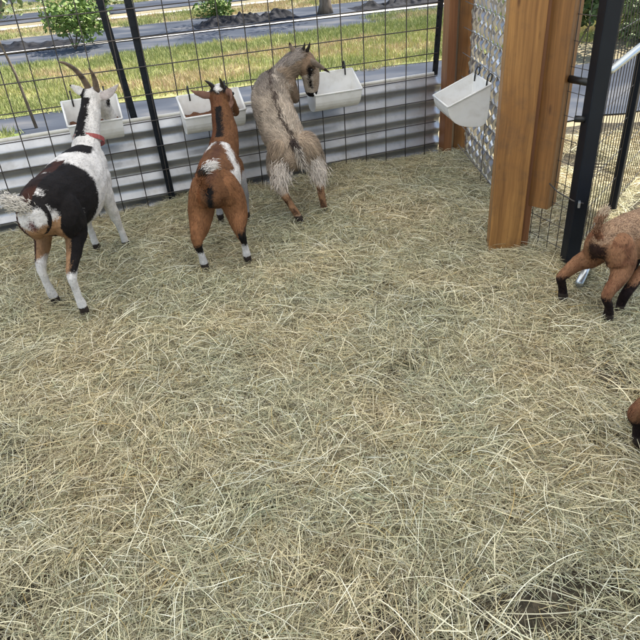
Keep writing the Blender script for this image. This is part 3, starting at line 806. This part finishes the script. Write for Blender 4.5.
ch3 = dict(
    trunk=[(-.074, 3.460, .345, .088, .082), (-.118, 3.53, .415, .112, .108), (-.158, 3.63, .505, .112, .125), (-.184, 3.735, .585, .110, .122), (-.172, 3.81, .635, .092, .098), (-.140, 3.85, .668, .068, .072)],
    neck=[(-.145, 3.83, .650, .078, .084), (-.098, 3.855, .692, .072, .078), (-.050, 3.875, .738, .062, .068), (-.005, 3.885, .768, .055, .058)],
    head=dict(side=(.25, -1, .1), rows=[(-.008, 3.885, .768, .056, .058), (.024, 3.892, .735, .060, .066), (.048, 3.908, .675, .049, .056), (.052, 3.930, .608, .040, .046), (.050, 3.940, .572, .036, .039)]),
    ear_left=dict(side=(0, .3, 1), rows=[(-.030, 3.875, .80, .014, .012), (-.046, 3.86, .826, .018, .009), (-.054, 3.85, .846, .013, .007), (-.056, 3.845, .860, .005, .004)]),
    ear_right=dict(side=(.2, -.6, .5), rows=[(.045, 3.86, .760, .014, .012), (.085, 3.84, .738, .023, .009), (.125, 3.83, .712, .015, .007), (.158, 3.825, .690, .005, .004)]),
    hind_left=[(-.125, 3.49, .38, .088, .100), (-.165, 3.50, .29, .070, .084), (-.168, 3.43, .235, .048, .058), (-.152, 3.345, .190, .026, .031), (-.115, 3.335, .11, .019, .021), (-.080, 3.335, .04, .020, .022), (-.068, 3.337, .012, .021, .023)],
    hind_right=[(-.014, 3.49, .37, .084, .098), (.030, 3.53, .29, .064, .076), (.050, 3.49, .235, .047, .055), (.055, 3.415, .190, .026, .031), (.062, 3.415, .11, .019, .021), (.071, 3.420, .04, .020, .022), (.074, 3.425, .012, .021, .023)],
    front_left=[(-.235, 3.80, .60, .048, .068), (-.262, 3.85, .53, .034, .040), (-.265, 3.91, .53, .022, .024), (-.262, 3.93, .49, .019, .019)],
    front_right=[(-.095, 3.84, .645, .060, .080), (-.062, 3.87, .575, .040, .050), (-.050, 3.93, .545, .025, .028), (-.045, 3.975, .52, .020, .020)],
)
G3 = make_goat((-.1, 3.5), ch3, (1, 0, 0), col3, 'shaggy tan and grey goat reared up on its hind legs to reach a feeder', hl3, nhair=55000, trunk_lift=.28)
hooves(G3, [(-.068, 3.340), (.074, 3.428)], (-.1, 1), .9)
for dx in (-.006, .022):
    horn(G3, [(.018 + dx, 3.865, .805), (.030 + dx, 3.850, .83), (.036 + dx, 3.84, .855)], .010, MT['horndark'])
eye(G3, (.058, 3.845, .705), .011); eye(G3, (.030, 3.95, .72), .010)
tuft(G3, [(-.078, 3.40, .44), (-.060, 3.36, .42), (-.042, 3.345, .375), (-.030, 3.345, .325)], lambda t: (.05, .035, .03) if t < .35 or random.random() < .3 else (.50, .44, .37), .009, .034, 900, 'tail')
for a in ([(-.145, 3.41, .31), (-.160, 3.37, .265), (-.158, 3.345, .225)], [(.02, 3.43, .31), (.045, 3.42, .265), (.055, 3.41, .225)]):
    tuft(G3, a, lambda t: (.60, .53, .46), .022, .034, 1300, 'thigh_hair')

# ---- brown kids
def kid(off, rz, label, legs, front_n=2, head=(0, 0)):
    """local frame: x forward, y left, standing at the origin of its tail"""
    Mx = Matrix.Translation((off[0], off[1], 0)) @ Matrix.Rotation(rz, 4, 'Z')
    def w(rows): return [(*(Mx @ Vector(r[:3])), r[3], r[4]) for r in rows]
    inv = Mx.inverted()
    def colk(q, ch, t, n):
        p = inv @ q; nn = inv.to_3x3() @ n
        if ch.startswith('hind') or ch.startswith('front'):
            if p.z < (.125 if ch.startswith('hind') else .13) + .02 * noise.noise(p * 15): return (.014, .008, .008)
            if ch.startswith('hind') and abs(p.y) < .04 and p.x < .035 and nn.x < -.2 and p.z > .19: return (.03, .014, .01)
            return (.26, .130, .068) if noise.noise(p * 22) > -.2 else (.17, .075, .04)
        if ch == 'trunk':
            if p.x < .03 and p.z < .315 and abs(p.y) < .04: return (.03, .014, .010)
            if p.z > .32: return (.38, .25, .155) if random.random() > .36 else (.12, .062, .038)
            if p.z < .215: return (.55, .33, .20)
        if ch == 'tailbone': return (.20, .09, .05) if nn.x < 0 else (.42, .22, .12)
        return KID
    def hlk(p, ch, t):
        if (ch.startswith('hind') or ch.startswith('front')) and p.z < .13: return .005
        return .011
    hlg, hrg, flg, frg = legs
    chk = dict(
        trunk=w([(.02, 0, .300, .040, .052), (.09, 0, .295, .072, .084), (.19, 0, .282, .092, .098), (.30, 0, .280, .088, .098), (.39, 0, .295, .068, .088), (.44, 0, .315, .050, .064)]),
        neck=w([(.41, 0, .32, .050, .060), (.48, 0, .38, .038, .044), (.53, 0, .44, .034, .037)]),
        head=w([(.53, 0, .455, .036, .034), (.565, 0, .45, .038, .038), (.615, 0, .42, .028, .029), (.65, 0, .395, .020, .022)]),
        ear_left=w([(.53, .03, .46, .012, .010), (.53, .065, .455, .016, .007), (.53, .10, .45, .005, .005)]),
        ear_right=w([(.53, -.03, .46, .012, .010), (.53, -.065, .455, .016, .007), (.53, -.10, .45, .005, .005)]),
        tailbone=w([(.01, 0, .335, .016, .014), (-.012, 0, .37, .014, .012), (-.012, 0, .405, .010, .009)]),
        hind_left=w([(.075, .036, .295, .054, .072), (.090, .062, .215, .047, .060), (.050, .5 * (.06 + hlg[1]) + .01, .175, .031, .037), (hlg[0] - .040, hlg[1] - .005, .130, .020, .023), (hlg[0] - .020, hlg[1], .08, .016, .017), (hlg[0] - .008, hlg[1], .035, .020, .021), (hlg[0], hlg[1], .012, .019, .021)]),
        hind_right=w([(.075, -.036, .295, .054, .072), (.090, -.062, .215, .047, .060), (.050, .5 * (-.06 + hrg[1]), .175, .031, .037), (hrg[0] - .035, hrg[1] + .005, .130, .020, .023), (hrg[0] - .018, hrg[1], .08, .016, .017), (hrg[0] - .008, hrg[1], .035, .020, .021), (hrg[0], hrg[1], .012, .019, .021)]),
        front_left=w([(.37, .05, .26, .035, .052), (.37, .055, .19, .025, .032), (.5 * (.38 + flg[0]), flg[1], .115, .017, .018), (flg[0], flg[1], .055, .013, .014), (flg[0], flg[1], .012, .016, .018)]),
        front_right=w([(.36, -.05, .26, .035, .052), (.33, -.055, .19, .025, .032), (frg[0] + .03, frg[1] - .005, .115, .022, .023), (frg[0], frg[1], .055, .018, .019), (frg[0], frg[1], .012, .016, .018)]),
    )
    sd_ = Mx.to_3x3() @ Vector((0, 1, 0))
    G = make_goat((off[0], off[1]), chk, sd_, colk, label, hlk, nhair=26000, voxel=.004, smooth=5, group='brown kid goats')
    hooves(G, [tuple((Mx @ Vector((a, b2, 0))).xy) for a, b2 in legs], (math.cos(rz), math.sin(rz)), .75)
    tl = [Mx @ Vector(p) for p in ((.01, 0, .33), (-.014, 0, .375), (-.018, -.004, .42), (-.006, -.01, .455))]
    tuft(G, [tuple(p) for p in tl], lambda t: (.16, .07, .04) if t < .3 else ((.27, .15, .09) if t < .8 else (.50, .38, .27)), .008, .024, 1100, 'tail', w=.001)
    for sg in (-1, 1): eye(G, Mx @ Vector((.585, sg * .032, .452)), .008)
    return G
K1 = (1.087, 2.195); kr = R(30.5)
def kl(x, y):
    d = Vector((x - K1[0], y - K1[1])); return (d.x * math.cos(kr) + d.y * math.sin(kr), -d.x * math.sin(kr) + d.y * math.cos(kr))
kid(K1, kr, 'small brown kid goat with black lower legs and raised tail beside the gate',
    [kl(1.039, 2.31), kl(1.151, 2.12), (.38, .05), kl(1.22, 2.175)])
kid((.915, 1.385), R(-12), 'brown kid goat mostly out of the picture, just its hindquarter showing at the edge',
    [(.035, .055), (.05, -.055), (.38, .05), (.38, -.05)])

# ------------------------------------------------------------------ loose straw: one countless mass
def straw_mat():
    m = bpy.data.materials.new('straw'); m.use_nodes = True; n = m.node_tree; b = n.nodes['Principled BSDF']; L = n.links.new
    b.inputs['Roughness'].default_value = .62; b.inputs['Specular IOR Level'].default_value = .25
    a = n.nodes.new('ShaderNodeAttribute'); a.attribute_name = 'tint'
    g = n.nodes.new('ShaderNodeNewGeometry')
    t = n.nodes.new('ShaderNodeTexNoise'); t.inputs['Scale'].default_value = 1.7; t.inputs['Detail'].default_value = 5; t.inputs['Roughness'].default_value = .6
    L(g.outputs['Position'], t.inputs['Vector'])
    r = n.nodes.new('ShaderNodeValToRGB'); cr_ = r.color_ramp
    cr_.elements[0].position = .30; cr_.elements[0].color = (.93, .96, .86, 1)
    cr_.elements[1].position = .72; cr_.elements[1].color = (.95, .85, .70, 1)
    e = cr_.elements.new(.44); e.color = (.98, .99, .90, 1)
    e = cr_.elements.new(.56); e.color = (1.08, 1.03, .90, 1)
    L(t.outputs['Fac'], r.inputs[0])
    mx = n.nodes.new('ShaderNodeMix'); mx.data_type = 'RGBA'; mx.blend_type = 'MULTIPLY'; mx.inputs['Factor'].default_value = 1
    L(a.outputs['Color'], mx.inputs['A']); L(r.outputs[0], mx.inputs['B'])
    L(mx.outputs['Result'], b.inputs['Base Color'])
    return m
MT['straw'] = straw_mat()

def strands(n, rad, lmin, lmax, wmin, wmax, zmax, aligned, palette, nseg=6, curl=1.0):
    V = np.zeros((n, nseg + 1, 2, 3)); 
    rr_ = rad * np.sqrt(rng.random(n)); th = rng.random(n) * 2 * np.pi
    cx, cy = rr_ * np.cos(th), rr_ * np.sin(th)
    ang = np.where(rng.random(n) < aligned, rng.normal(0, .45, n), rng.random(n) * 2 * np.pi) + np.where(rng.random(n) < .5, np.pi, 0)
    L = lmin + (lmax - lmin) * rng.random(n) ** 1.7
    wd = rng.uniform(wmin, wmax, n)
    k0 = rng.normal(0, 1.5, n) * curl / np.maximum(L, .08) * .45
    zc = zmax * rng.random(n) ** 1.3; pit = rng.normal(0, .10, n); arc = rng.normal(0, .011, n)
    kink = rng.integers(1, nseg, n); kamp = np.where(rng.random(n) < .35, rng.normal(0, .7, n), 0)
    px, py = cx.copy(), cy.copy(); a = ang - k0 * L / 2
    X = np.zeros((n, nseg + 1)); Y = X.copy(); A = X.copy()
    for i in range(nseg + 1):
        X[:, i], Y[:, i], A[:, i] = px, py, a
        ds = L / nseg
        px = px + np.cos(a) * ds; py = py + np.sin(a) * ds; a = a + k0 * ds + np.where(kink == i, kamp, 0)
    X -= (X.mean(1) - cx)[:, None]; Y -= (Y.mean(1) - cy)[:, None]
    s = np.linspace(-1, 1, nseg + 1)[None]
    Z = zc[:, None] + pit[:, None] * s * L[:, None] / 2 + arc[:, None] * (1 - s * s)
    Z = np.maximum(Z, -.015)
    roll = rng.normal(0, .7, n)[:, None] + s * rng.normal(0, .5, n)[:, None]
    tap = np.clip(1.25 - np.abs(s) ** 3 * .9, .3, 1)
    hx = -np.sin(A) * np.cos(roll) * wd[:, None] / 2 * tap; hy = np.cos(A) * np.cos(roll) * wd[:, None] / 2 * tap; hz = np.sin(roll) * wd[:, None] / 2 * tap
    V[:, :, 0] = np.stack([X - hx, Y - hy, Z - hz], -1); V[:, :, 1] = np.stack([X + hx, Y + hy, Z + hz], -1)
    off = (np.arange(n) * (nseg + 1) * 2)[:, None, None]; i = np.arange(nseg)[None, :, None] * 2
    F = (off + i + np.array([0, 2, 3, 1])[None, None, :]).reshape(-1, 4)
    pal = np.array([p[1] for p in palette]); pr = np.array([p[0] for p in palette]); pr = pr / pr.sum()
    c = pal[rng.choice(len(pal), n, p=pr)] * rng.uniform(.62, 1.18, (n, 1))
    c = np.concatenate([c, np.ones((n, 1))], 1); c = np.repeat(c, (nseg + 1) * 2, 0)
    return V.reshape(-1, 3), F, c

hid = bpy.data.collections.new('sources')
def source(name, V, F, c, m):
    me = bpy.data.meshes.new(name); me.from_pydata(V.tolist(), [], F.tolist())
    at = me.attributes.new('tint', 'FLOAT_COLOR', 'POINT'); at.data.foreach_set('color', c.ravel().astype('f'))
    me.materials.append(m); o = bpy.data.objects.new(name, me); return o

def scatter(name, pts, rots, idx, scl, coll, m):
    me = bpy.data.meshes.new(name); me.from_pydata(pts, [], [])
    a = me.attributes.new('rot', 'FLOAT_VECTOR', 'POINT'); a.data.foreach_set('vector', np.array(rots, 'f').ravel())
    a = me.attributes.new('pick', 'INT', 'POINT'); a.data.foreach_set('value', np.array(idx, 'i'))
    a = me.attributes.new('scl', 'FLOAT', 'POINT'); a.data.foreach_set('value', np.array(scl, 'f'))
    o = bpy.data.objects.new(name, me); C.objects.link(o)
    ng = bpy.data.node_groups.new(name, 'GeometryNodeTree')
    ng.interface.new_socket('Geometry', in_out='INPUT', socket_type='NodeSocketGeometry'); ng.interface.new_socket('Geometry', in_out='OUTPUT', socket_type='NodeSocketGeometry')
    gi, go = ng.nodes.new('NodeGroupInput'), ng.nodes.new('NodeGroupOutput')
    ci = ng.nodes.new('GeometryNodeCollectionInfo'); ci.inputs['Collection'].default_value = coll
    ci.inputs['Separate Children'].default_value = True; ci.inputs['Reset Children'].default_value = True
    ip = ng.nodes.new('GeometryNodeInstanceOnPoints'); ip.inputs['Pick Instance'].default_value = True
    def na(t, nm):
        x = ng.nodes.new('GeometryNodeInputNamedAttribute'); x.data_type = t; x.inputs['Name'].default_value = nm; return x.outputs['Attribute']
    L = ng.links.new
    er = ng.nodes.new('FunctionNodeEulerToRotation'); L(na('FLOAT_VECTOR', 'rot'), er.inputs[0])
    L(gi.outputs[0], ip.inputs['Points']); L(ci.outputs[0], ip.inputs['Instance']); L(er.outputs[0], ip.inputs['Rotation'])
    L(na('INT', 'pick'), ip.inputs['Instance Index']); L(na('FLOAT', 'scl'), ip.inputs['Scale'])
    L(ip.outputs[0], go.inputs[0])
    md = o.modifiers.new('scatter', 'NODES'); md.node_group = ng
    return o

pal = [(.30, (.60, .54, .365)), (.26, (.74, .68, .50)), (.13, (.44, .45, .31)), (.13, (.28, .245, .17)), (.08, (.12, .09, .055)), (.12, (.90, .87, .74)), (.03, (.48, .36, .16))]
straw_c = bpy.data.collections.new('straw_sources')
NV = 16
for k in range(NV):
    al = .55 if k % 3 else .2
    V, F, c = strands(460, .17, .03, .20, .0008, .0022, .028, al, pal, curl=.28)
    straw_c.objects.link(source('straw_clump', V, F, c, MT['straw']))
for k in range(4):                                      # long pale stalks lying on top
    V, F, c = strands(12, .20, .10, .26, .0018, .0030, .042, .3, [(.6, (.84, .78, .60)), (.3, (.70, .60, .38)), (.1, (.50, .50, .36))], nseg=8, curl=.5)
    straw_c.objects.link(source('straw_stalks', V, F, c, MT['straw']))
pts, rots, idx, scl = [], [], [], []
def flow(x, y): return 3.2 * noise.noise(Vector((x * .8, y * .8, 12))) + 1.6 * noise.noise(Vector((x * 2.6, y * 2.6, 20)))
def nrm(x, y):
    e = .05; return Vector((-(hf(x + e, y) - hf(x - e, y)) / (2 * e), -(hf(x, y + e) - hf(x, y - e)) / (2 * e), 1)).normalized()
tries = 0
def add_straw(x, y, dz=0, sc=1):
    q = nrm(x, y).to_track_quat('Z', 'Y') @ Euler((0, 0, flow(x, y) + random.gauss(0, .5))).to_quaternion()
    pts.append((x, y, hf(x, y) - .014 + dz)); rots.append(tuple(q.to_euler())); idx.append(random.randrange(NV)); scl.append(sc * random.uniform(.85, 1.15))
for _ in range(2300):
    x = random.uniform(-3.0, 3.4); y = random.uniform(.35, 4.5)
    lim = FA.y + (x - FA.x) * fd.y / fd.x
    if x < 1.06:
        if y > lim - .10: continue
    dens = 1 if (x - 1.6) * .78 + (y - 3.1) * -.0 < .0 or y < 2.6 else .45
    hole = noise.noise(Vector((x * 2.9, y * 2.9, 40)))
    if hole < -.40: dens *= .35
    for hx, hy, hr in ((.59, .95, .13), (.50, .99, .07), (-.84, 1.11, .13), (.49, 2.01, .08), (-.5, 1.14, .06), (.72, 1.10, .07), (.40, .82, .07), (-.2, 2.2, .06), (-.98, 3.25, .10)):
        if (x - hx) ** 2 + (y - hy) ** 2 < hr * hr: dens *= .32
    if random.random() > dens: continue
    add_straw(x, y)
for _ in range(160):                                     # drift against the fence foot and the posts
    s = random.uniform(-1.6, 2.75); p = fence_pt(s, -random.uniform(.05, .16)); add_straw(p.x, p.y, .012, .7)
for _ in range(24):
    a = random.random(); add_straw(.96 + .10 * random.random() - .12 * a * 0, 3.05 + 1.2 * a, .02 * random.random(), .6)
for _ in range(200):
    x = random.uniform(-2.6, 1.9); y = random.uniform(.4, 4.0)
    if x < 1.06 and y > FA.y + (x - FA.x) * fd.y / fd.x - .28: continue
    add_straw(x, y, .004); idx[-1] = NV + random.randrange(4)
o = scatter('loose_straw', pts, rots, idx, scl, straw_c, MT['straw']); tag(o, 'loose dry straw bedding spread over the whole pen floor', 'straw', kind='stuff')

# ------------------------------------------------------------------ grass beyond the fence
gm = mat('grass_blades', (.2, .3, .05), .8, 0, .2, attr='tint')
grass_c = bpy.data.collections.new('grass_sources')
gp_ = [[(.5, (.33, .37, .14)), (.3, (.47, .47, .22)), (.2, (.25, .30, .10))], [(.5, (.60, .50, .30)), (.3, (.54, .50, .24)), (.2, (.60, .42, .27))], [(.6, (.46, .48, .18)), (.4, (.60, .55, .30))]]
for k in range(9):
    n = 60; V = []; F = []; c = []
    pl = gp_[k % 3]; cs = np.array([p[1] for p in pl]); pr = np.array([p[0] for p in pl])
    for b_ in range(n):
        r_ = .14 * math.sqrt(random.random()); a = random.random() * 6.283; x, y = r_ * math.cos(a), r_ * math.sin(a)
        h = random.uniform(.02, .055); ln = random.gauss(0, .45); la = random.random() * 6.283; wv = Vector((math.cos(a * 3), math.sin(a * 3), 0)) * .004
        tp = Vector((x + h * math.sin(ln) * math.cos(la), y + h * math.sin(ln) * math.sin(la), h * math.cos(ln)))
        i0 = len(V); V += [Vector((x, y, -.01)) - wv, Vector((x, y, -.01)) + wv, tp]; F.append((i0, i0 + 1, i0 + 2))
        cc = cs[rng.choice(len(cs), p=pr)] * random.uniform(.75, 1.2)
        c += [(*cc, 1)] * 3
    grass_c.objects.link(source('grass_tuft', np.array([tuple(v) for v in V]), np.array(F), np.array(c), gm))
def grass(name, v0, v1, u0, u1, n, label, dry=0, wob=.3):
    pts, rots, idx, scl = [], [], [], []
    for _ in range(n):
        a = random.uniform(u0, u1); b_ = random.uniform(v0, v1) + wob * .5 * noise.noise(Vector((a * 1.3, v0, 3)))
        pts.append(uv(a, b_, -.045)); rots.append((random.gauss(0, .1), random.gauss(0, .1), random.random() * 6.28))
        q = noise.noise(Vector((a * .8, b_ * 1.1, 5))) + .45 * noise.noise(Vector((a * 3, b_ * 3, 8))) + dry + (.22 if abs(b_ - 8.3) < .8 and v0 < 8 < v1 else -.18)
        idx.append((1 if q > .22 else (2 if q > 0 else 0)) + 3 * random.randrange(3)); scl.append(random.uniform(.6, 1.5))
    o = scatter(name, pts, rots, idx, scl, grass_c, gm); tag(o, label, 'grass', kind='stuff')
grass('grass', 7.1, 10.1, -8, 7.0, 6200, 'patchy green and straw coloured grass strip beyond the wire fence')
grass('grass', 4.9, 6.4, -5, -1.0, 900, 'narrow green verge right behind the ribbed metal sheet', -.1)
grass('grass', 13.2, 14.6, -12, 8, 1300, 'thin dry grass strip between the far cloth rows', .3)
grass('grass', 17.6, 20.4, -16, 8, 1800, 'far thin grass band beyond the last edging', .1)
grass('grass', 9.2, 11.0, 4.2, 11, 1200, 'yellow green grass bank beyond the gate', .0)

# ------------------------------------------------------------------ plants
leafm = {}
def leaf_mat(nm, c1, c2):
    if nm not in leafm: leafm[nm] = mat(nm, c1, .55, 0, .4, noise_scale=9, c2=c2)
    return leafm[nm]
def plant(name, base, h, w, n, m, label, cat, leaf=.05, trunk_h=0, trunk_r=.02, lean=(0, 0), blob=5, group=None):
    e = empty(name, base, label, cat, group)
    B = Vector(base)
    if trunk_h:
        top = B + Vector((lean[0], lean[1], trunk_h))
        tube('trunk', [B + Vector((0, 0, -.02)), B.lerp(top, .5) + Vector((.02, .01, 0)), top], [trunk_r, trunk_r * .8, trunk_r * .5], MT['bark'], e, 8)
    else: top = B
    bm = bmesh.new(); bs = []
    for k in range(blob):
        c = top + Vector((random.uniform(-1, 1) * w * .32, random.uniform(-1, 1) * w * .32, (h - trunk_h) * random.uniform(.18, .72)))
        bs.append((c, random.uniform(.22, .4) * w))
        tube_bm(bm, [top - Vector((0, 0, trunk_h * .25)), top.lerp(c, .6) + Vector((0, 0, .02)), c], [.010, .007, .003], 5)
    bmo('branches', bm, MT['bark'], e)
    V, F = [], []
    for _ in range(n):
        c, r_ = random.choice(bs); d = Vector((random.gauss(0, 1), random.gauss(0, 1), random.gauss(0, 1))).normalized() * r_ * random.random() ** .4
        p = c + d; p.z = max(p.z, B.z + .02)
        a = Vector((random.gauss(0, 1), random.gauss(0, 1), random.gauss(0, .6))).normalized(); b_ = a.cross(Vector((random.gauss(0, 1), random.gauss(0, 1), random.gauss(0, 1)))).normalized()
        s_ = leaf * random.uniform(.6, 1.2); i0 = len(V)
        V += [p, p + a * s_ * .5 + b_ * s_ * .25, p + a * s_, p + a * s_ * .5 - b_ * s_ * .25]; F.append((i0, i0 + 1, i0 + 2, i0 + 3))
    tag(pyd('foliage', V, F, m, e), kind='stuff')
    return e
LG = leaf_mat('bright_leaves', (.10, .17, .035), (.24, .33, .08)); LD = leaf_mat('dark_leaves', (.035, .07, .02), (.10, .15, .04)); LP = leaf_mat('pale_leaves', (.16, .22, .09), (.30, .36, .15))
plant('shrub', (-3.40, 10.55, -.05), .75, .95, 1500, LG, 'bright green bushy shrub on the cloth row beyond the grass at the left', 'shrub', .09, group='shrubs in the far rows')
plant('shrub', (-1.50, 13.5, -.05), .38, .75, 700, LG, 'low bright green tuft in the far row above the brown and white goat', 'shrub', .09, group='shrubs in the far rows')
plant('shrub', (-4.25, 15.3, -.05), .8, 1.2, 1100, LD, 'dark green shrub at the top of the picture between the two thin posts', 'shrub', .1, group='shrubs in the far rows')
plant('shrub', (-6.6, 15.8, -.05), .9, 1.5, 1100, LD, 'dark green shrub in the top left corner of the picture', 'shrub', .1, group='shrubs in the far rows')
plant('sapling', (-2.48, 6.05, -.05), 1.75, .85, 420, LP, 'thin grey stemmed sapling behind the fence above the left feeder', 'sapling', .08, trunk_h=.95, trunk_r=.016, lean=(-.16, .05), blob=6)
tr_ = empty('tree', (.50, 12.6, -.05), 'tree whose bare brown trunk foot shows at the top edge above the tan goat', 'tree')
tube('trunk', [(.50, 12.6, -.08), (.51, 12.6, .1), (.52, 12.61, 1.3), (.56, 12.65, 2.2)], [.16, .11, .085, .06], MT['bark'], tr_, 12)
V, F = [], []
for _ in range(2600):
    d = Vector((random.gauss(0, 1), random.gauss(0, 1), random.gauss(0, .8))).normalized() * random.random() ** .4
    p = Vector((.55 + d.x * 1.2, 12.65 + d.y * 1.2, 2.9 + d.z * .9)); 
    if noise.noise(p * 1.6) < -.1: continue
    a = Vector((random.gauss(0, 1), random.gauss(0, 1), random.gauss(0, 1))).normalized() * .09; b_ = a.orthogonal() * .3; i0 = len(V)
    V += [p, p + a * .5 + b_, p + a, p + a * .5 - b_]; F.append((i0, i0 + 1, i0 + 2, i0 + 3))
tag(pyd('crown', V, F, LD, tr_), kind='stuff')
for (x, y, h, w, n, m, lb) in ((3.15, 7.75, 1.6, 1.0, 3600, LD, 'tall dark leafy bush beyond the gate next to the brown jamb'), (4.35, 8.0, 1.1, 2.0, 6000, LP, 'sunlit yellow green bush beyond the gate mesh at the top right'), (5.6, 10.6, 1.8, 2.4, 4200, LD, 'dark bush standing farthest back behind the sunlit yellow green bush')):
    plant('bush', (x, y, -.05), h, w, n, m, lb, 'bush', .09, blob=8, group='bushes beyond the gate')

# crumpled black plastic lying in the far row
def plastic_heap(x0, x1, b, h, label, seed):
    V, F = [], []; nx, ny = 160, 24
    for i in range(nx + 1):
        for j in range(ny + 1):
            a = x0 + (x1 - x0) * i / nx; t = j / ny
            e_ = math.sin(math.pi * t) * (1 - abs(2 * i / nx - 1) ** 6)
            q = Vector((a * 3.5, t * 2.5, seed))
            hh = max(0, e_ * h * (.75 + 1.1 * noise.noise(q) + .6 * noise.noise(q * 3)))
            V.append(uv(a, b + (t - .5) * .55 + .12 * noise.noise(Vector((a * 2, seed, t))), -.045 + hh))
    for i in range(nx):
        for j in range(ny):
            a = i * (ny + 1) + j; F.append((a, a + ny + 1, a + ny + 2, a + 1))
    tag(pyd('plastic_heap', V, F, MT['sheeting']), label, 'plastic sheet', 'crumpled black plastic in the far rows')
plastic_heap(1.5, 3.35, 12.1, .13, 'long heap of crumpled black plastic on the far cloth row above the tan goat', 1)
plastic_heap(4.4, 6.6, 12.1, .10, 'low heap of crumpled black plastic at the top edge near the corner post', 5)
plastic_heap(-2.2, -.4, 11.95, .07, 'flat crumple of black plastic left of the leafy shrub', 9)
